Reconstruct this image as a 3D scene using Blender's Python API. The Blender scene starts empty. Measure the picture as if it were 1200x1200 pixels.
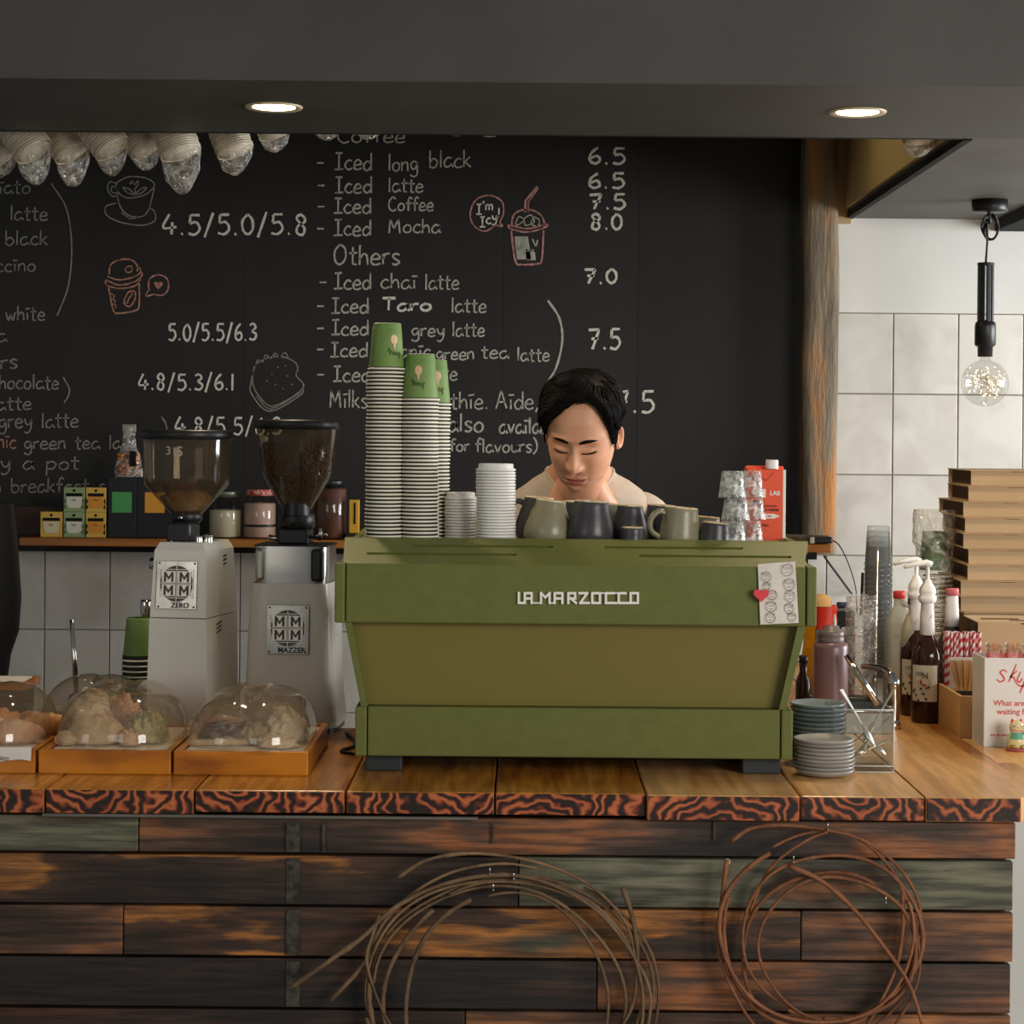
import bpy, bmesh, math, random
from mathutils import Vector, Matrix, noise
random.seed(7)
R = math.radians
SC = bpy.context.scene
COL = SC.collection

# ------------------------------------------------------------ camera, world, lights, exposure
F = 2380.0; PX, PY = 612.0, 510.0; EYE = 1.62; ROLL = R(0.5)
cam = bpy.data.cameras.new('camera'); camo = bpy.data.objects.new('camera', cam); COL.objects.link(camo)
cam.sensor_width = 36; cam.lens = F/1200*36; cam.shift_x = -(PX-600)/1200; cam.shift_y = -(600-PY)/1200
cam.clip_start = .05; cam.clip_end = 100
camo.matrix_world = Matrix.Translation((0, 0, EYE)) @ Matrix.Rotation(-ROLL, 4, 'Y') @ Matrix.Rotation(R(90), 4, 'X')
SC.camera = camo
SC.view_settings.view_transform = 'Standard'; SC.view_settings.look = 'None'
SC.view_settings.gamma = 1; SC.view_settings.use_curve_mapping = False
SC.view_settings.exposure = 0.0
w = bpy.data.worlds.new('world'); SC.world = w; w.use_nodes = True
w.node_tree.nodes['Background'].inputs[0].default_value = (.86, .93, 1, 1)
w.node_tree.nodes['Background'].inputs[1].default_value = .17

def spot(name, loc, target, power, col, size=60):
    l = bpy.data.lights.new(name, 'SPOT'); l.energy = power; l.color = col; l.spot_size = R(size); l.spot_blend = .8; l.shadow_soft_size = .08
    o = bpy.data.objects.new(name, l); COL.objects.link(o); o.location = loc
    o.rotation_euler = (Vector(target)-Vector(loc)).to_track_quat('-Z', 'Y').to_euler(); return o
def area(name, loc, target, size, power, col, sy=None, spread=180):
    l = bpy.data.lights.new(name, 'AREA'); l.energy = power; l.color = col; l.size = size
    if sy: l.shape = 'RECTANGLE'; l.size_y = sy
    l.spread = R(spread)
    o = bpy.data.objects.new(name, l); COL.objects.link(o); o.location = loc
    o.rotation_euler = (Vector(target)-Vector(loc)).to_track_quat('-Z', 'Y').to_euler(); return o
area('window_daylight_side', (4.6, 5.6, 1.9), (0, 6.3, 1.3), 2.2, 260, (.92, .96, 1), 1.8)
area('window_daylight_front', (3.6, -.6, 2.3), (.2, 4.2, 1.2), 2.6, 185, (1, .96, .90), 2.0)
area('window_daylight_left', (-3.5, -2.0, 2.4), (-.3, 4.3, 1.1), 2.6, 36, (1, .93, .84), 2.0)
spot('added_void_fill', (.35, 5.9, 2.95), (1.1, 6.0, 2.6), 9, (1, .84, .6), 75)  # unseen fill light, added to brighten the tan panel
spot('added_void_fill', (-.9, 5.95, 2.98), (-.9, 5.35, 2.4), 7, (1, .88, .7), 100)  # second added fill, brightens the hanging cup bags

# ------------------------------------------------------------ helpers
def P(px, py, d):
    x, y = px-PX, py-PY; c, s = math.cos(ROLL), math.sin(ROLL)
    return Vector(((x*c+y*s)/F*d, d, EYE-(-x*s+y*c)/F*d))
def X(px, d, z):
    y = (EYE-z)*F/d
    return ((px-PX+y*math.sin(ROLL))/math.cos(ROLL))/F*d
def S(px, d): return px*d/F
def lin(c):
    if isinstance(c, str): c = [int(c[i:i+2], 16) for i in (0, 2, 4)]
    return tuple(((v/255)/12.92 if v/255 <= .04045 else ((v/255+.055)/1.055)**2.4) for v in c)+(1,)

def mat(name, col, rough=.5, metal=0, col2=None, scale=6, stretch=(1, 1, 1), ramp=(.4, .62), bump=0, bscale=40,
        col3=None, trans=0, ior=1.45, sss=0, emit=None, estr=0, coat=0, spec=.5, detail=6, per_object=0, distort=0):
    m = bpy.data.materials.new(name); m.use_nodes = True; nt = m.node_tree; b = nt.nodes['Principled BSDF']
    N = nt.nodes.new; L = nt.links.new
    b.inputs['Base Color'].default_value = lin(col); b.inputs['Roughness'].default_value = rough
    b.inputs['Metallic'].default_value = metal; b.inputs['IOR'].default_value = ior
    b.inputs['Transmission Weight'].default_value = trans; b.inputs['Specular IOR Level'].default_value = spec
    if coat: b.inputs['Coat Weight'].default_value = coat; b.inputs['Coat Roughness'].default_value = .12
    if sss: b.inputs['Subsurface Weight'].default_value = sss; b.inputs['Subsurface Radius'].default_value = (.012, .005, .003)
    if emit: b.inputs['Emission Color'].default_value = lin(emit); b.inputs['Emission Strength'].default_value = estr
    if col2 or bump:
        tc = N('ShaderNodeTexCoord'); mp = N('ShaderNodeMapping'); L(tc.outputs['Object'], mp.inputs[0])
        mp.inputs['Scale'].default_value = stretch
        oi = N('ShaderNodeObjectInfo'); mu = N('ShaderNodeVectorMath'); mu.operation = 'SCALE'
        cb = N('ShaderNodeCombineXYZ'); 
        for i in range(3): L(oi.outputs['Random'], cb.inputs[i])
        L(cb.outputs[0], mu.inputs[0]); mu.inputs['Scale'].default_value = 37.0; L(mu.outputs[0], mp.inputs['Location'])
        if col2:
            n = N('ShaderNodeTexNoise'); n.inputs['Scale'].default_value = scale; n.inputs['Detail'].default_value = detail
            n.inputs['Distortion'].default_value = distort
            L(mp.outputs[0], n.inputs['Vector']); r = N('ShaderNodeValToRGB'); L(n.outputs['Fac'], r.inputs[0])
            r.color_ramp.elements[0].position = ramp[0]; r.color_ramp.elements[0].color = lin(col)
            r.color_ramp.elements[1].position = ramp[1]; r.color_ramp.elements[1].color = lin(col2)
            if col3: e = r.color_ramp.elements.new(min(.98, ramp[1]+(ramp[1]-ramp[0])*.8)); e.color = lin(col3)
            out = r.outputs[0]
            if per_object:
                hs = N('ShaderNodeHueSaturation'); L(out, hs.inputs['Color'])
                mr = N('ShaderNodeMapRange'); L(oi.outputs['Random'], mr.inputs[0]); mr.inputs[3].default_value = 1-per_object; mr.inputs[4].default_value = 1+per_object
                L(mr.outputs[0], hs.inputs['Value']); out = hs.outputs[0]
            L(out, b.inputs['Base Color'])
        if bump:
            n2 = N('ShaderNodeTexNoise'); n2.inputs['Scale'].default_value = bscale; n2.inputs['Detail'].default_value = 5
            L(mp.outputs[0], n2.inputs['Vector']); bp = N('ShaderNodeBump'); bp.inputs['Strength'].default_value = bump
            bp.inputs['Distance'].default_value = .01
            L(n2.outputs['Fac'], bp.inputs['Height']); L(bp.outputs[0], b.inputs['Normal'])
    return m

def clear(name, tint, refl=1.0, rough=.05, bump=0, bscale=30, haze=0, hazecol='E8E8E0', ior=1.45):
    """thin clear plastic or glass: see-through with a fresnel sheen and optional milky haze"""
    m = bpy.data.materials.new(name); m.use_nodes = True; nt = m.node_tree; nt.nodes.clear(); N = nt.nodes.new; L = nt.links.new
    o = N('ShaderNodeOutputMaterial'); t = N('ShaderNodeBsdfTransparent'); t.inputs[0].default_value = lin(tint)
    g = N('ShaderNodeBsdfGlossy'); g.inputs['Roughness'].default_value = rough
    fr = N('ShaderNodeLayerWeight'); fr.inputs[0].default_value = .5; mx = N('ShaderNodeMixShader'); pw = N('ShaderNodeMath'); pw.operation = 'POWER'; pw.inputs[1].default_value = 4
    mt = N('ShaderNodeMath'); mt.operation = 'MULTIPLY_ADD'; mt.use_clamp = True; L(fr.outputs['Facing'], pw.inputs[0]); L(pw.outputs[0], mt.inputs[0]); mt.inputs[1].default_value = .35*refl; mt.inputs[2].default_value = .03*refl
    if bump:
        tc = N('ShaderNodeTexCoord'); n = N('ShaderNodeTexNoise'); n.inputs['Scale'].default_value = bscale; n.inputs['Detail'].default_value = 3
        n.inputs['Distortion'].default_value = 1.2
        L(tc.outputs['Object'], n.inputs['Vector']); bp = N('ShaderNodeBump'); bp.inputs['Strength'].default_value = bump; bp.inputs['Distance'].default_value = .02
        L(n.outputs['Fac'], bp.inputs['Height']); L(bp.outputs[0], g.inputs['Normal']); L(bp.outputs[0], fr.inputs['Normal'])
    L(mt.outputs[0], mx.inputs[0]); L(t.outputs[0], mx.inputs[1]); L(g.outputs[0], mx.inputs[2]); last = mx
    if haze:
        d = N('ShaderNodeBsdfDiffuse'); d.inputs[0].default_value = lin(hazecol); m2 = N('ShaderNodeMixShader'); m2.inputs[0].default_value = haze
        L(mx.outputs[0], m2.inputs[1]); L(d.outputs[0], m2.inputs[2]); last = m2
        if bump:
            rp = N('ShaderNodeMapRange'); L(n.outputs['Fac'], rp.inputs[0]); rp.inputs[1].default_value = .42; rp.inputs[2].default_value = .68
            rp.inputs[3].default_value = haze*.15; rp.inputs[4].default_value = min(1, haze*2.2); L(rp.outputs[0], m2.inputs[0])
    L(last.outputs[0], o.inputs[0]); return m

class MB:
    def __init__(s): s.v = []; s.f = []; s.sm = []
    def add(s, vs, fs, smooth=False):
        o = len(s.v); s.v += [tuple(v) for v in vs]; s.f += [tuple(o+i for i in f) for f in fs]; s.sm += [smooth]*len(fs); return s
    def box(s, c, d, rz=0, rx=0, ry=0, taper=1, bev=0):
        x, y, z = d[0]/2, d[1]/2, d[2]/2
        if bev:
            b = min(bev, x*.9, y*.9, z*.9); bm = bmesh.new(); bmesh.ops.create_cube(bm, size=1)
            for v in bm.verts: v.co = Vector((v.co.x*2*x*(taper if v.co.z > 0 else 1), v.co.y*2*y*(taper if v.co.z > 0 else 1), v.co.z*2*z))
            bmesh.ops.bevel(bm, geom=bm.edges[:], offset=b, segments=2, affect='EDGES', profile=.5)
            bm.verts.index_update(); vs = [v.co.copy() for v in bm.verts]; fs = [[v.index for v in f.verts] for f in bm.faces]; bm.free()
        else:
            vs = [Vector((a*x*(taper if e > 0 else 1), b_*y*(taper if e > 0 else 1), e*z)) for e in (-1, 1) for b_ in (-1, 1) for a in (-1, 1)]
            fs = [(0, 2, 3, 1), (4, 5, 7, 6), (0, 1, 5, 4), (2, 6, 7, 3), (0, 4, 6, 2), (1, 3, 7, 5)]
        m = Matrix.Translation(c) @ Matrix.Rotation(rz, 4, 'Z') @ Matrix.Rotation(ry, 4, 'Y') @ Matrix.Rotation(rx, 4, 'X')
        return s.add([m @ v for v in vs], fs)
    def lathe(s, prof, n=24, c=(0, 0, 0), sx=1, sy=1, mtx=None, smooth=True, closed=False):
        vs = []; fs = []
        for (r, z) in prof:
            for i in range(n):
                a = 2*math.pi*i/n; p = Vector((math.cos(a)*r*sx, math.sin(a)*r*sy, z))
                vs.append((mtx @ p if mtx else p)+Vector(c))
        k = len(prof)
        for j in range(k-1):
            for i in range(n): fs.append((j*n+i, j*n+(i+1) % n, (j+1)*n+(i+1) % n, (j+1)*n+i))
        if prof[0][0] > 1e-5 and not closed: fs.append(tuple(range(n))[::-1])
        if prof[-1][0] > 1e-5 and not closed: fs.append(tuple((k-1)*n+i for i in range(n)))
        return s.add(vs, fs, smooth)
    def tube(s, pts, r, n=8, cap=True, flat=1):
        pts = [Vector(p) for p in pts]; vs = []; fs = []; k = len(pts); up = None
        for j, p in enumerate(pts):
            t = (pts[min(j+1, k-1)]-pts[max(j-1, 0)])
            if t.length < 1e-9: t = Vector((0, 0, 1))
            t.normalize()
            if up is None: up = t.orthogonal().normalized()
            up = (up-t*up.dot(t)); up = up.normalized() if up.length > 1e-6 else t.orthogonal().normalized()
            sd = t.cross(up); rr = r[j] if isinstance(r, (list, tuple)) else r
            for i in range(n):
                a = 2*math.pi*i/n; vs.append(p+up*math.cos(a)*rr*flat+sd*math.sin(a)*rr)
        for j in range(k-1):
            for i in range(n): fs.append((j*n+i, j*n+(i+1) % n, (j+1)*n+(i+1) % n, (j+1)*n+i))
        if cap: fs.append(tuple(range(n))[::-1]); fs.append(tuple((k-1)*n+i for i in range(n)))
        return s.add(vs, fs, True)
    def prism(s, poly, y0, y1, axis='Y'):
        """poly in (x,z), extruded along Y; axis 'Z': poly in (x,y), extruded in z"""
        n = len(poly)
        if axis == 'Y': vs = [(p[0], y0, p[1]) for p in poly]+[(p[0], y1, p[1]) for p in poly]
        elif axis == 'Z': vs = [(p[0], p[1], y0) for p in poly]+[(p[0], p[1], y1) for p in poly]
        else: vs = [(y0, p[0], p[1]) for p in poly]+[(y1, p[0], p[1]) for p in poly]
        fs = [tuple(range(n)), tuple(range(2*n-1, n-1, -1))]+[(i, i+n, (i+1) % n+n, (i+1) % n) for i in range(n)]
        return s.add(vs, fs)
    def hexa(s, v8):
        """8 corners: bottom 4 (ccw) then top 4"""
        return s.add(v8, [(0, 3, 2, 1), (4, 5, 6, 7), (0, 1, 5, 4), (1, 2, 6, 5), (2, 3, 7, 6), (3, 0, 4, 7)])
    def grid(s, fn, nu, nv, cu=False, smooth=True):
        vs = [fn(i/(nu if cu else nu-1), j/(nv-1)) for j in range(nv) for i in range(nu)]; fs = []
        for j in range(nv-1):
            for i in range(nu if cu else nu-1): fs.append((j*nu+i, j*nu+(i+1) % nu, (j+1)*nu+(i+1) % nu, (j+1)*nu+i))
        return s.add(vs, fs, smooth)
    def ribbon(s, pts, w, nrm=(0, -1, 0)):
        pts = [Vector(p) for p in pts]; nrm = Vector(nrm); k = len(pts); vs = []; fs = []
        for j, p in enumerate(pts):
            t = pts[min(j+1, k-1)]-pts[max(j-1, 0)]
            if t.length < 1e-9: t = Vector((1, 0, 0))
            sd = t.normalized().cross(nrm).normalized(); ww = (w[j] if isinstance(w, list) else w)/2
            vs += [p+sd*ww, p-sd*ww]
        for j in range(k-1): fs.append((2*j, 2*j+1, 2*j+3, 2*j+2))
        return s.add(vs, fs)
    def mesh(s, name, m, fixn=True):
        me = bpy.data.meshes.new(name); me.from_pydata(s.v, [], s.f); me.update()
        me.polygons.foreach_set('use_smooth', s.sm)
        if fixn:
            bm = bmesh.new(); bm.from_mesh(me); bmesh.ops.recalc_face_normals(bm, faces=bm.faces); bm.to_mesh(me); bm.free()
        if m: me.materials.append(m)
        me.update(); return me
    def build(s, name, m, parent=None, loc=None, rz=0, label=None):
        o = bpy.data.objects.new(name, s.mesh(name, m)); COL.objects.link(o)
        if parent: o.parent = parent
        if loc is not None: o.location = loc
        if rz: o.rotation_euler.z = rz
        if label: o['label'] = label
        if any(s.sm) and not all(s.sm): pass
        return o

def tag(o, label, cat, group=None, kind=None):
    o['label'] = label; o['category'] = cat
    if group: o['group'] = group
    if kind: o['kind'] = kind
    return o
def thing(name, label, cat, loc=(0, 0, 0), rz=0, group=None):
    o = bpy.data.objects.new(name, None); COL.objects.link(o); o.location = loc; o.rotation_euler = (0, 0, rz)
    o.empty_display_size = .05; return tag(o, label, cat, group)
def struct(o): o['kind'] = 'structure'; return o
def copy_tree(o, parent=None):
    kids = [c for c in o.children]
    c = o.copy(); COL.objects.link(c); c.parent = parent
    for k in kids: copy_tree(k, c)
    return c
def dup(o, loc, rz=0, label=None, group=None):
    c = copy_tree(o); c.location = loc; c.rotation_euler = (0, 0, rz)
    if label: c['label'] = label
    if group: c['group'] = group
    return c
def text(s, size, name, m, parent=None, loc=(0, 0, 0), rot=(R(90), 0, 0), bold=0, ext=.0004, shear=0, align='CENTER'):
    cu = bpy.data.curves.new('t', 'FONT'); cu.body = s; cu.size = size; cu.extrude = ext; cu.offset = bold; cu.shear = shear
    cu.align_x = align; cu.align_y = 'CENTER'; cu.resolution_u = 3
    t = bpy.data.objects.new('t', cu); COL.objects.link(t); dg = bpy.context.evaluated_depsgraph_get()
    me = bpy.data.meshes.new_from_object(t.evaluated_get(dg)); bpy.data.objects.remove(t); me.name = name
    me.materials.clear(); me.materials.append(m)
    o = bpy.data.objects.new(name, me); COL.objects.link(o); o.parent = parent; o.location = loc; o.rotation_euler = rot; return o
def smooth_line(pts, n=6):
    if len(pts) < 3: return [Vector(p) for p in pts]
    p = [Vector(q) for q in pts]; p = [p[0]*2-p[1]]+p+[p[-1]*2-p[-2]]; out = []
    for i in range(1, len(p)-2):
        for k in range(n):
            t = k/n; a, b, c, d = p[i-1], p[i], p[i+1], p[i+2]
            out.append(.5*((2*b)+(c-a)*t+(2*a-5*b+4*c-d)*t*t+(3*b-a-3*c+d)*t**3))
    out.append(p[-2]); return out
def nz(x, y, z): return noise.noise(Vector((x, y, z)))

# ------------------------------------------------------------ materials
m_soffit = mat('charcoal_paint', '403E39', .55, col2='464540', scale=2.5, bump=.05, bscale=60)
m_ceil = mat('grey_ceiling', '55544F', .6, col2='605F5A', scale=3)
m_board = mat('blackboard', '1E1C19', .7, col2='24221F', scale=3, stretch=(1, 1, .4))
m_plaster = mat('white_plaster', 'DAD8D0', .6, col2='E2E0D9', scale=2, bump=.03)
m_tile = mat('marbled_tile', 'BDB7AB', .28, col2='CEC9BF', scale=7, ramp=(.35, .65), bump=.02, per_object=.05, distort=.6)
m_grout = mat('grout', 'A39B8C', .9)
m_tan = mat('tan_varnished_panel', 'D0B478', .3, col2='BCA068', scale=4)
m_post = mat('rough_post_wood', '5C5346', .8, col2='80705A', scale=6, stretch=(3, 3, .5), ramp=(.36, .54), col3='A8703A', bump=.5, bscale=30, detail=10)
m_shelf = mat('orange_shelf_wood', 'B4702A', .4, col2='8A4E1C', scale=5, stretch=(.4, 3, 3))
m_floor = mat('pale_floor', '9A978F', .4, col2='8A867E', scale=3, per_object=.04)
m_dark = mat('near_black', '121211', .75, spec=.25)
m_blackp = mat('black_plastic', '161617', .4)
m_rubber = mat('charcoal_foot', '2A2E30', .5)
m_green = mat('olive_powder_coat', '676C36', .5, spec=.35, col2='636832', scale=40, bump=.03, bscale=400)
m_green2 = mat('olive_satin_panel', '766B33', .28)
m_greendk = mat('olive_edge', '7C8050', .4)
m_white = mat('white_enamel', 'D6D2C6', .3, col2='D0CCC0', scale=5)
m_logo = mat('logo_white', 'F2EEE4', .3)
m_paper = mat('note_paper', 'E4DDD2', .8, col2='DBD3C7', scale=20)
m_ink = mat('ink', '5A5048', .9)
m_red = mat('red_plastic', 'E0434A', .4)
m_steel = mat('stainless', 'B8B6B0', .22, 1)
m_chrome = mat('chrome', 'C8C6C0', .1, 1)
m_brush = mat('brushed_steel', '8F8D87', .32, 1, col2='A5A39C', scale=6)
m_cupgreen = mat('green_cup_card', '74904A', .6, col2='6C8844', scale=10)
m_cupshade = mat('cup_gap_shade', '23261A', .7)
m_cream = mat('cream_rim', 'EDE6D2', .5)
m_lid = mat('white_lid', 'ECE9E2', .35)
m_bagcup = mat('bagged_cup_white', 'EADFC8', .5)
m_film = clear('thin_bag_film', 'FAF8F4', 2.2, .12, bump=.7, bscale=34, haze=.08, hazecol='FFF6E6')
m_skin = mat('skin', 'DDA583', .46, col2='D89C78', scale=14, sss=.12, bump=.03, bscale=120)
m_lip = mat('lip', 'B5675A', .45, sss=.1)
m_hair = mat('black_hair', '0D0B0A', .6, spec=.15)
m_shirt = mat('beige_shirt', 'BFB0A2', .85, col2='B8A99B', scale=20, bump=.15, bscale=300)
m_trouser = mat('black_trouser', '17171A', .9)
m_mugolive = mat('olive_grey_glaze', '8E886C', .3, col2='847E62', scale=14, bump=.03)
m_mugdark = mat('dark_grey_glaze', '3C3A3B', .32, col2='454346', scale=14, bump=.03)
m_mugrim = mat('bare_clay_rim', 'D8CBB0', .6, col2='B59A72', scale=60)
m_mugin = mat('mug_inside', '9A907A', .4)
m_glass = clear('clear_glass', 'F4F4F2', 1.6, .04)
m_glassware = clear('ribbed_glass', 'F6F6F4', 2.2, .1, bump=.2, bscale=60, haze=.24, hazecol='F0F0EA')
m_dome = clear('acrylic_dome', 'EBE3D6', 2.4, .06, haze=.08, hazecol='D8C8AC')
m_acryl = clear('acrylic_box', 'F7F8F6', 1.2, .03, haze=.02)
m_plbag = clear('crinkled_plastic', 'F6F4F0', 2.6, .14, bump=1, bscale=34, haze=.17, hazecol='F4EEE2')
m_cupclear = clear('clear_cup_plastic', 'F0F1F1', 2.2, .1, haze=.06, hazecol='D8DCDC')
m_hopper = clear('smoky_hopper', 'CFC2AE', 2.2, .06, haze=.07, hazecol='A89070')
m_bean = mat('coffee_bean', '3A2012', .4, col2='55321D', scale=30)
m_tray = mat('amber_tray_wood', 'C27818', .35, col2='8C4A0C', scale=9, stretch=(.6, 1, 2), ramp=(.42, .68), coat=.3, per_object=.06)
m_paper_w = mat('white_paper', 'DDD9D0', .8)
m_saucer = mat('grey_saucer_glaze', '94908A', .35, col2='A09C96', scale=12, per_object=.12)
m_saucerb = mat('blue_grey_saucer_glaze', '727A80', .3, col2='7E868A', scale=12, per_object=.12)
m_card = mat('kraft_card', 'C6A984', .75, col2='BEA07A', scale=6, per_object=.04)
m_cardin_shade = mat('kraft_inside_shaded', '5E4429', .85)
m_bamboo = mat('bamboo', 'C79A62', .45, col2='BC8D55', scale=5, stretch=(1, 1, 3), per_object=.06)
m_chalk = mat('chalk', 'B9B6A8', .95, col2='7E7B70', scale=70, ramp=(.5, .75))
m_chalkb = mat('bright_chalk', 'DAD6C8', .95, col2='A8A498', scale=70, ramp=(.55, .8))
m_chalkd = mat('faint_chalk', '8C897D', .95, col2='5E5B53', scale=70, ramp=(.5, .75))
m_chalkp = mat('pink_chalk', 'C98F86', .95, col2='8E6058', scale=70)
m_chalko = mat('orange_chalk', 'C08870', .95, col2='8A5E4C', scale=70)
m_twig = mat('vine_bark', '6E4228', .65, col2='8E5A38', scale=18, ramp=(.35, .7), bump=.4, bscale=60, per_object=.2)
m_twigd = mat('dull_vine_bark', '5C4630', .7, col2='84684A', scale=18, ramp=(.35, .7), bump=.4, bscale=60, per_object=.2)

def plank_mat(name, stops, scale=2.6, rough=.55, stretch=(.55, 1, 1.6), bump=.35, grain=(.45, 1.15), gs=(1.6, 9, 26)):
    m = bpy.data.materials.new(name); m.use_nodes = True; nt = m.node_tree; b = nt.nodes['Principled BSDF']; N = nt.nodes.new; L = nt.links.new
    tc = N('ShaderNodeTexCoord'); oi = N('ShaderNodeObjectInfo'); cb = N('ShaderNodeCombineXYZ'); sc = N('ShaderNodeVectorMath'); sc.operation = 'SCALE'
    for i in range(3): L(oi.outputs['Random'], cb.inputs[i])
    L(cb.outputs[0], sc.inputs[0]); sc.inputs['Scale'].default_value = 51
    def nzn(st, s_, det, dist):
        mp = N('ShaderNodeMapping'); L(tc.outputs['Object'], mp.inputs[0]); L(sc.outputs[0], mp.inputs['Location']); mp.inputs['Scale'].default_value = st
        n = N('ShaderNodeTexNoise'); n.inputs['Scale'].default_value = s_; n.inputs['Detail'].default_value = det; n.inputs['Distortion'].default_value = dist; L(mp.outputs[0], n.inputs['Vector']); return n
    n = nzn(stretch, scale, 5, .25); g = nzn(gs, scale*1.5, 7, .1); h = nzn((gs[0]*.6, gs[1]*.25, gs[2]*.25), scale*1.4, 4, .3)
    mm = N('ShaderNodeMath'); mm.operation = 'MULTIPLY_ADD'; L(h.outputs['Fac'], mm.inputs[0]); mm.inputs[1].default_value = .35; L(n.outputs['Fac'], mm.inputs[2])
    sb = N('ShaderNodeMath'); sb.operation = 'SUBTRACT'; L(mm.outputs[0], sb.inputs[0]); sb.inputs[1].default_value = .175
    r = N('ShaderNodeValToRGB'); L(sb.outputs[0], r.inputs[0]); cr = r.color_ramp
    cr.elements[0].position = stops[0][0]; cr.elements[0].color = lin(stops[0][1]); cr.elements[1].position = stops[-1][0]; cr.elements[1].color = lin(stops[-1][1])
    for p, c in stops[1:-1]: e = cr.elements.new(p); e.color = lin(c)
    mr = N('ShaderNodeMapRange'); L(g.outputs['Fac'], mr.inputs[0]); mr.inputs[1].default_value = .40; mr.inputs[2].default_value = .60; mr.inputs[3].default_value = grain[0]; mr.inputs[4].default_value = grain[1]
    vm = N('ShaderNodeVectorMath'); vm.operation = 'SCALE'; L(r.outputs[0], vm.inputs[0]); L(mr.outputs[0], vm.inputs['Scale'])
    L(vm.outputs[0], b.inputs['Base Color']); b.inputs['Roughness'].default_value = rough
    bp = N('ShaderNodeBump'); bp.inputs['Strength'].default_value = bump; bp.inputs['Distance'].default_value = .003; L(g.outputs['Fac'], bp.inputs['Height']); L(bp.outputs[0], b.inputs['Normal'])
    return m
m_pl_a = plank_mat('weathered_brown_board', [(.3, '1C1410'), (.42, '3C2A1F'), (.5, '5C4030'), (.56, '94582E'), (.62, '54443A'), (.72, '625C48')])
m_pl_b = plank_mat('grey_green_board', [(.3, '1A1712'), (.42, '4A483A'), (.5, '6E6C54'), (.57, '5E5C48'), (.64, '4A3626'), (.72, '8E5A34')])
m_pl_c = plank_mat('orange_streaked_board', [(.3, '1A120D'), (.42, '34241A'), (.50, '4A3020'), (.54, 'A86A2C'), (.60, '8A5A30'), (.66, '4A4636'), (.75, '3A2A1E')])
m_pl_d = plank_mat('near_black_board', [(.3, '12100E'), (.5, '221A16'), (.58, '38261C'), (.66, '4E2A1C'), (.75, '241C16')])
m_pl_e = plank_mat('brown_orange_board', [(.3, '241811'), (.42, '5A3C2A'), (.50, '8A5834'), (.57, 'A86A3A'), (.64, '6A5440'), (.72, '4A3A2E')])

def endgrain(name):
    m = bpy.data.materials.new(name); m.use_nodes = True; nt = m.node_tree; b = nt.nodes['Principled BSDF']; N = nt.nodes.new; L = nt.links.new
    tc = N('ShaderNodeTexCoord'); mp = N('ShaderNodeMapping'); L(tc.outputs['Object'], mp.inputs[0]); mp.inputs['Scale'].default_value = (1, 0, 1.25)
    oi = N('ShaderNodeObjectInfo'); cb = N('ShaderNodeCombineXYZ'); mr = N('ShaderNodeMapRange'); L(oi.outputs['Random'], mr.inputs[0]); mr.inputs[3].default_value = -.08; mr.inputs[4].default_value = .1
    L(mr.outputs[0], cb.inputs[0]); mr2 = N('ShaderNodeMath'); mr2.operation = 'PINGPONG'; L(oi.outputs['Random'], mr2.inputs[0]); mr2.inputs[1].default_value = .14
    cb.inputs[2].default_value = .03; ad = N('ShaderNodeMath'); ad.operation = 'ADD'; L(mr2.outputs[0], ad.inputs[0]); ad.inputs[1].default_value = -.03; L(ad.outputs[0], cb.inputs[2])
    L(cb.outputs[0], mp.inputs['Location'])
    wv = N('ShaderNodeTexWave'); wv.wave_type = 'RINGS'; wv.rings_direction = 'SPHERICAL'; wv.inputs['Scale'].default_value = 13; wv.inputs['Distortion'].default_value = 17
    wv.inputs['Detail'].default_value = 2.5; wv.inputs['Detail Scale'].default_value = 1.1; L(mp.outputs[0], wv.inputs['Vector'])
    n = N('ShaderNodeTexNoise'); n.inputs['Scale'].default_value = 9; L(tc.outputs['Object'], n.inputs['Vector'])
    mm = N('ShaderNodeMath'); mm.operation = 'MULTIPLY_ADD'; L(n.outputs['Fac'], mm.inputs[0]); mm.inputs[1].default_value = -1.1; 
    m2 = N('ShaderNodeMath'); m2.operation = 'ADD'; L(wv.outputs['Fac'], m2.inputs[0]); m2.inputs[1].default_value = .52; L(m2.outputs[0], mm.inputs[2])
    r = N('ShaderNodeValToRGB'); L(mm.outputs[0], r.inputs[0]); cr = r.color_ramp
    cr.elements[0].position = .12; cr.elements[0].color = lin('24130D'); cr.elements[1].position = .98; cr.elements[1].color = lin('C06A3C')
    e = cr.elements.new(.38); e.color = lin('5A2816'); e = cr.elements.new(.68); e.color = lin('964624')
    L(r.outputs[0], b.inputs['Base Color']); b.inputs['Roughness'].default_value = .42; return m
m_end = endgrain('charred_end_grain')
m_top = plank_mat('amber_worktop', [(.3, '5A2E10'), (.4, 'A8661F'), (.52, 'C78432'), (.62, 'B97426'), (.74, '8A4E1A')], scale=2.6, rough=.26, stretch=(2.4, .5, 1), bump=.1, grain=(.72, 1.12), gs=(16, 1.2, 4))
m_top2 = plank_mat('pale_worktop', [(.28, '8A5424'), (.38, 'CC9050'), (.52, 'DEA868'), (.66, 'D29A5C'), (.78, 'B87C44')], scale=2.2, rough=.28, stretch=(2.4, .5, 1), bump=.08, grain=(.8, 1.1), gs=(16, 1.2, 4))
# ============================================================ SETTING
TOP = .951; D0 = 3.80; DW = 6.95; DB = 6.90; SOFZ = 2.37
struct(MB().box((0, DW+.06, 1.5), (7, .1, 3.2)).build('wall_back', m_grout))
wallb = bpy.data.objects['wall_back']
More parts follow.
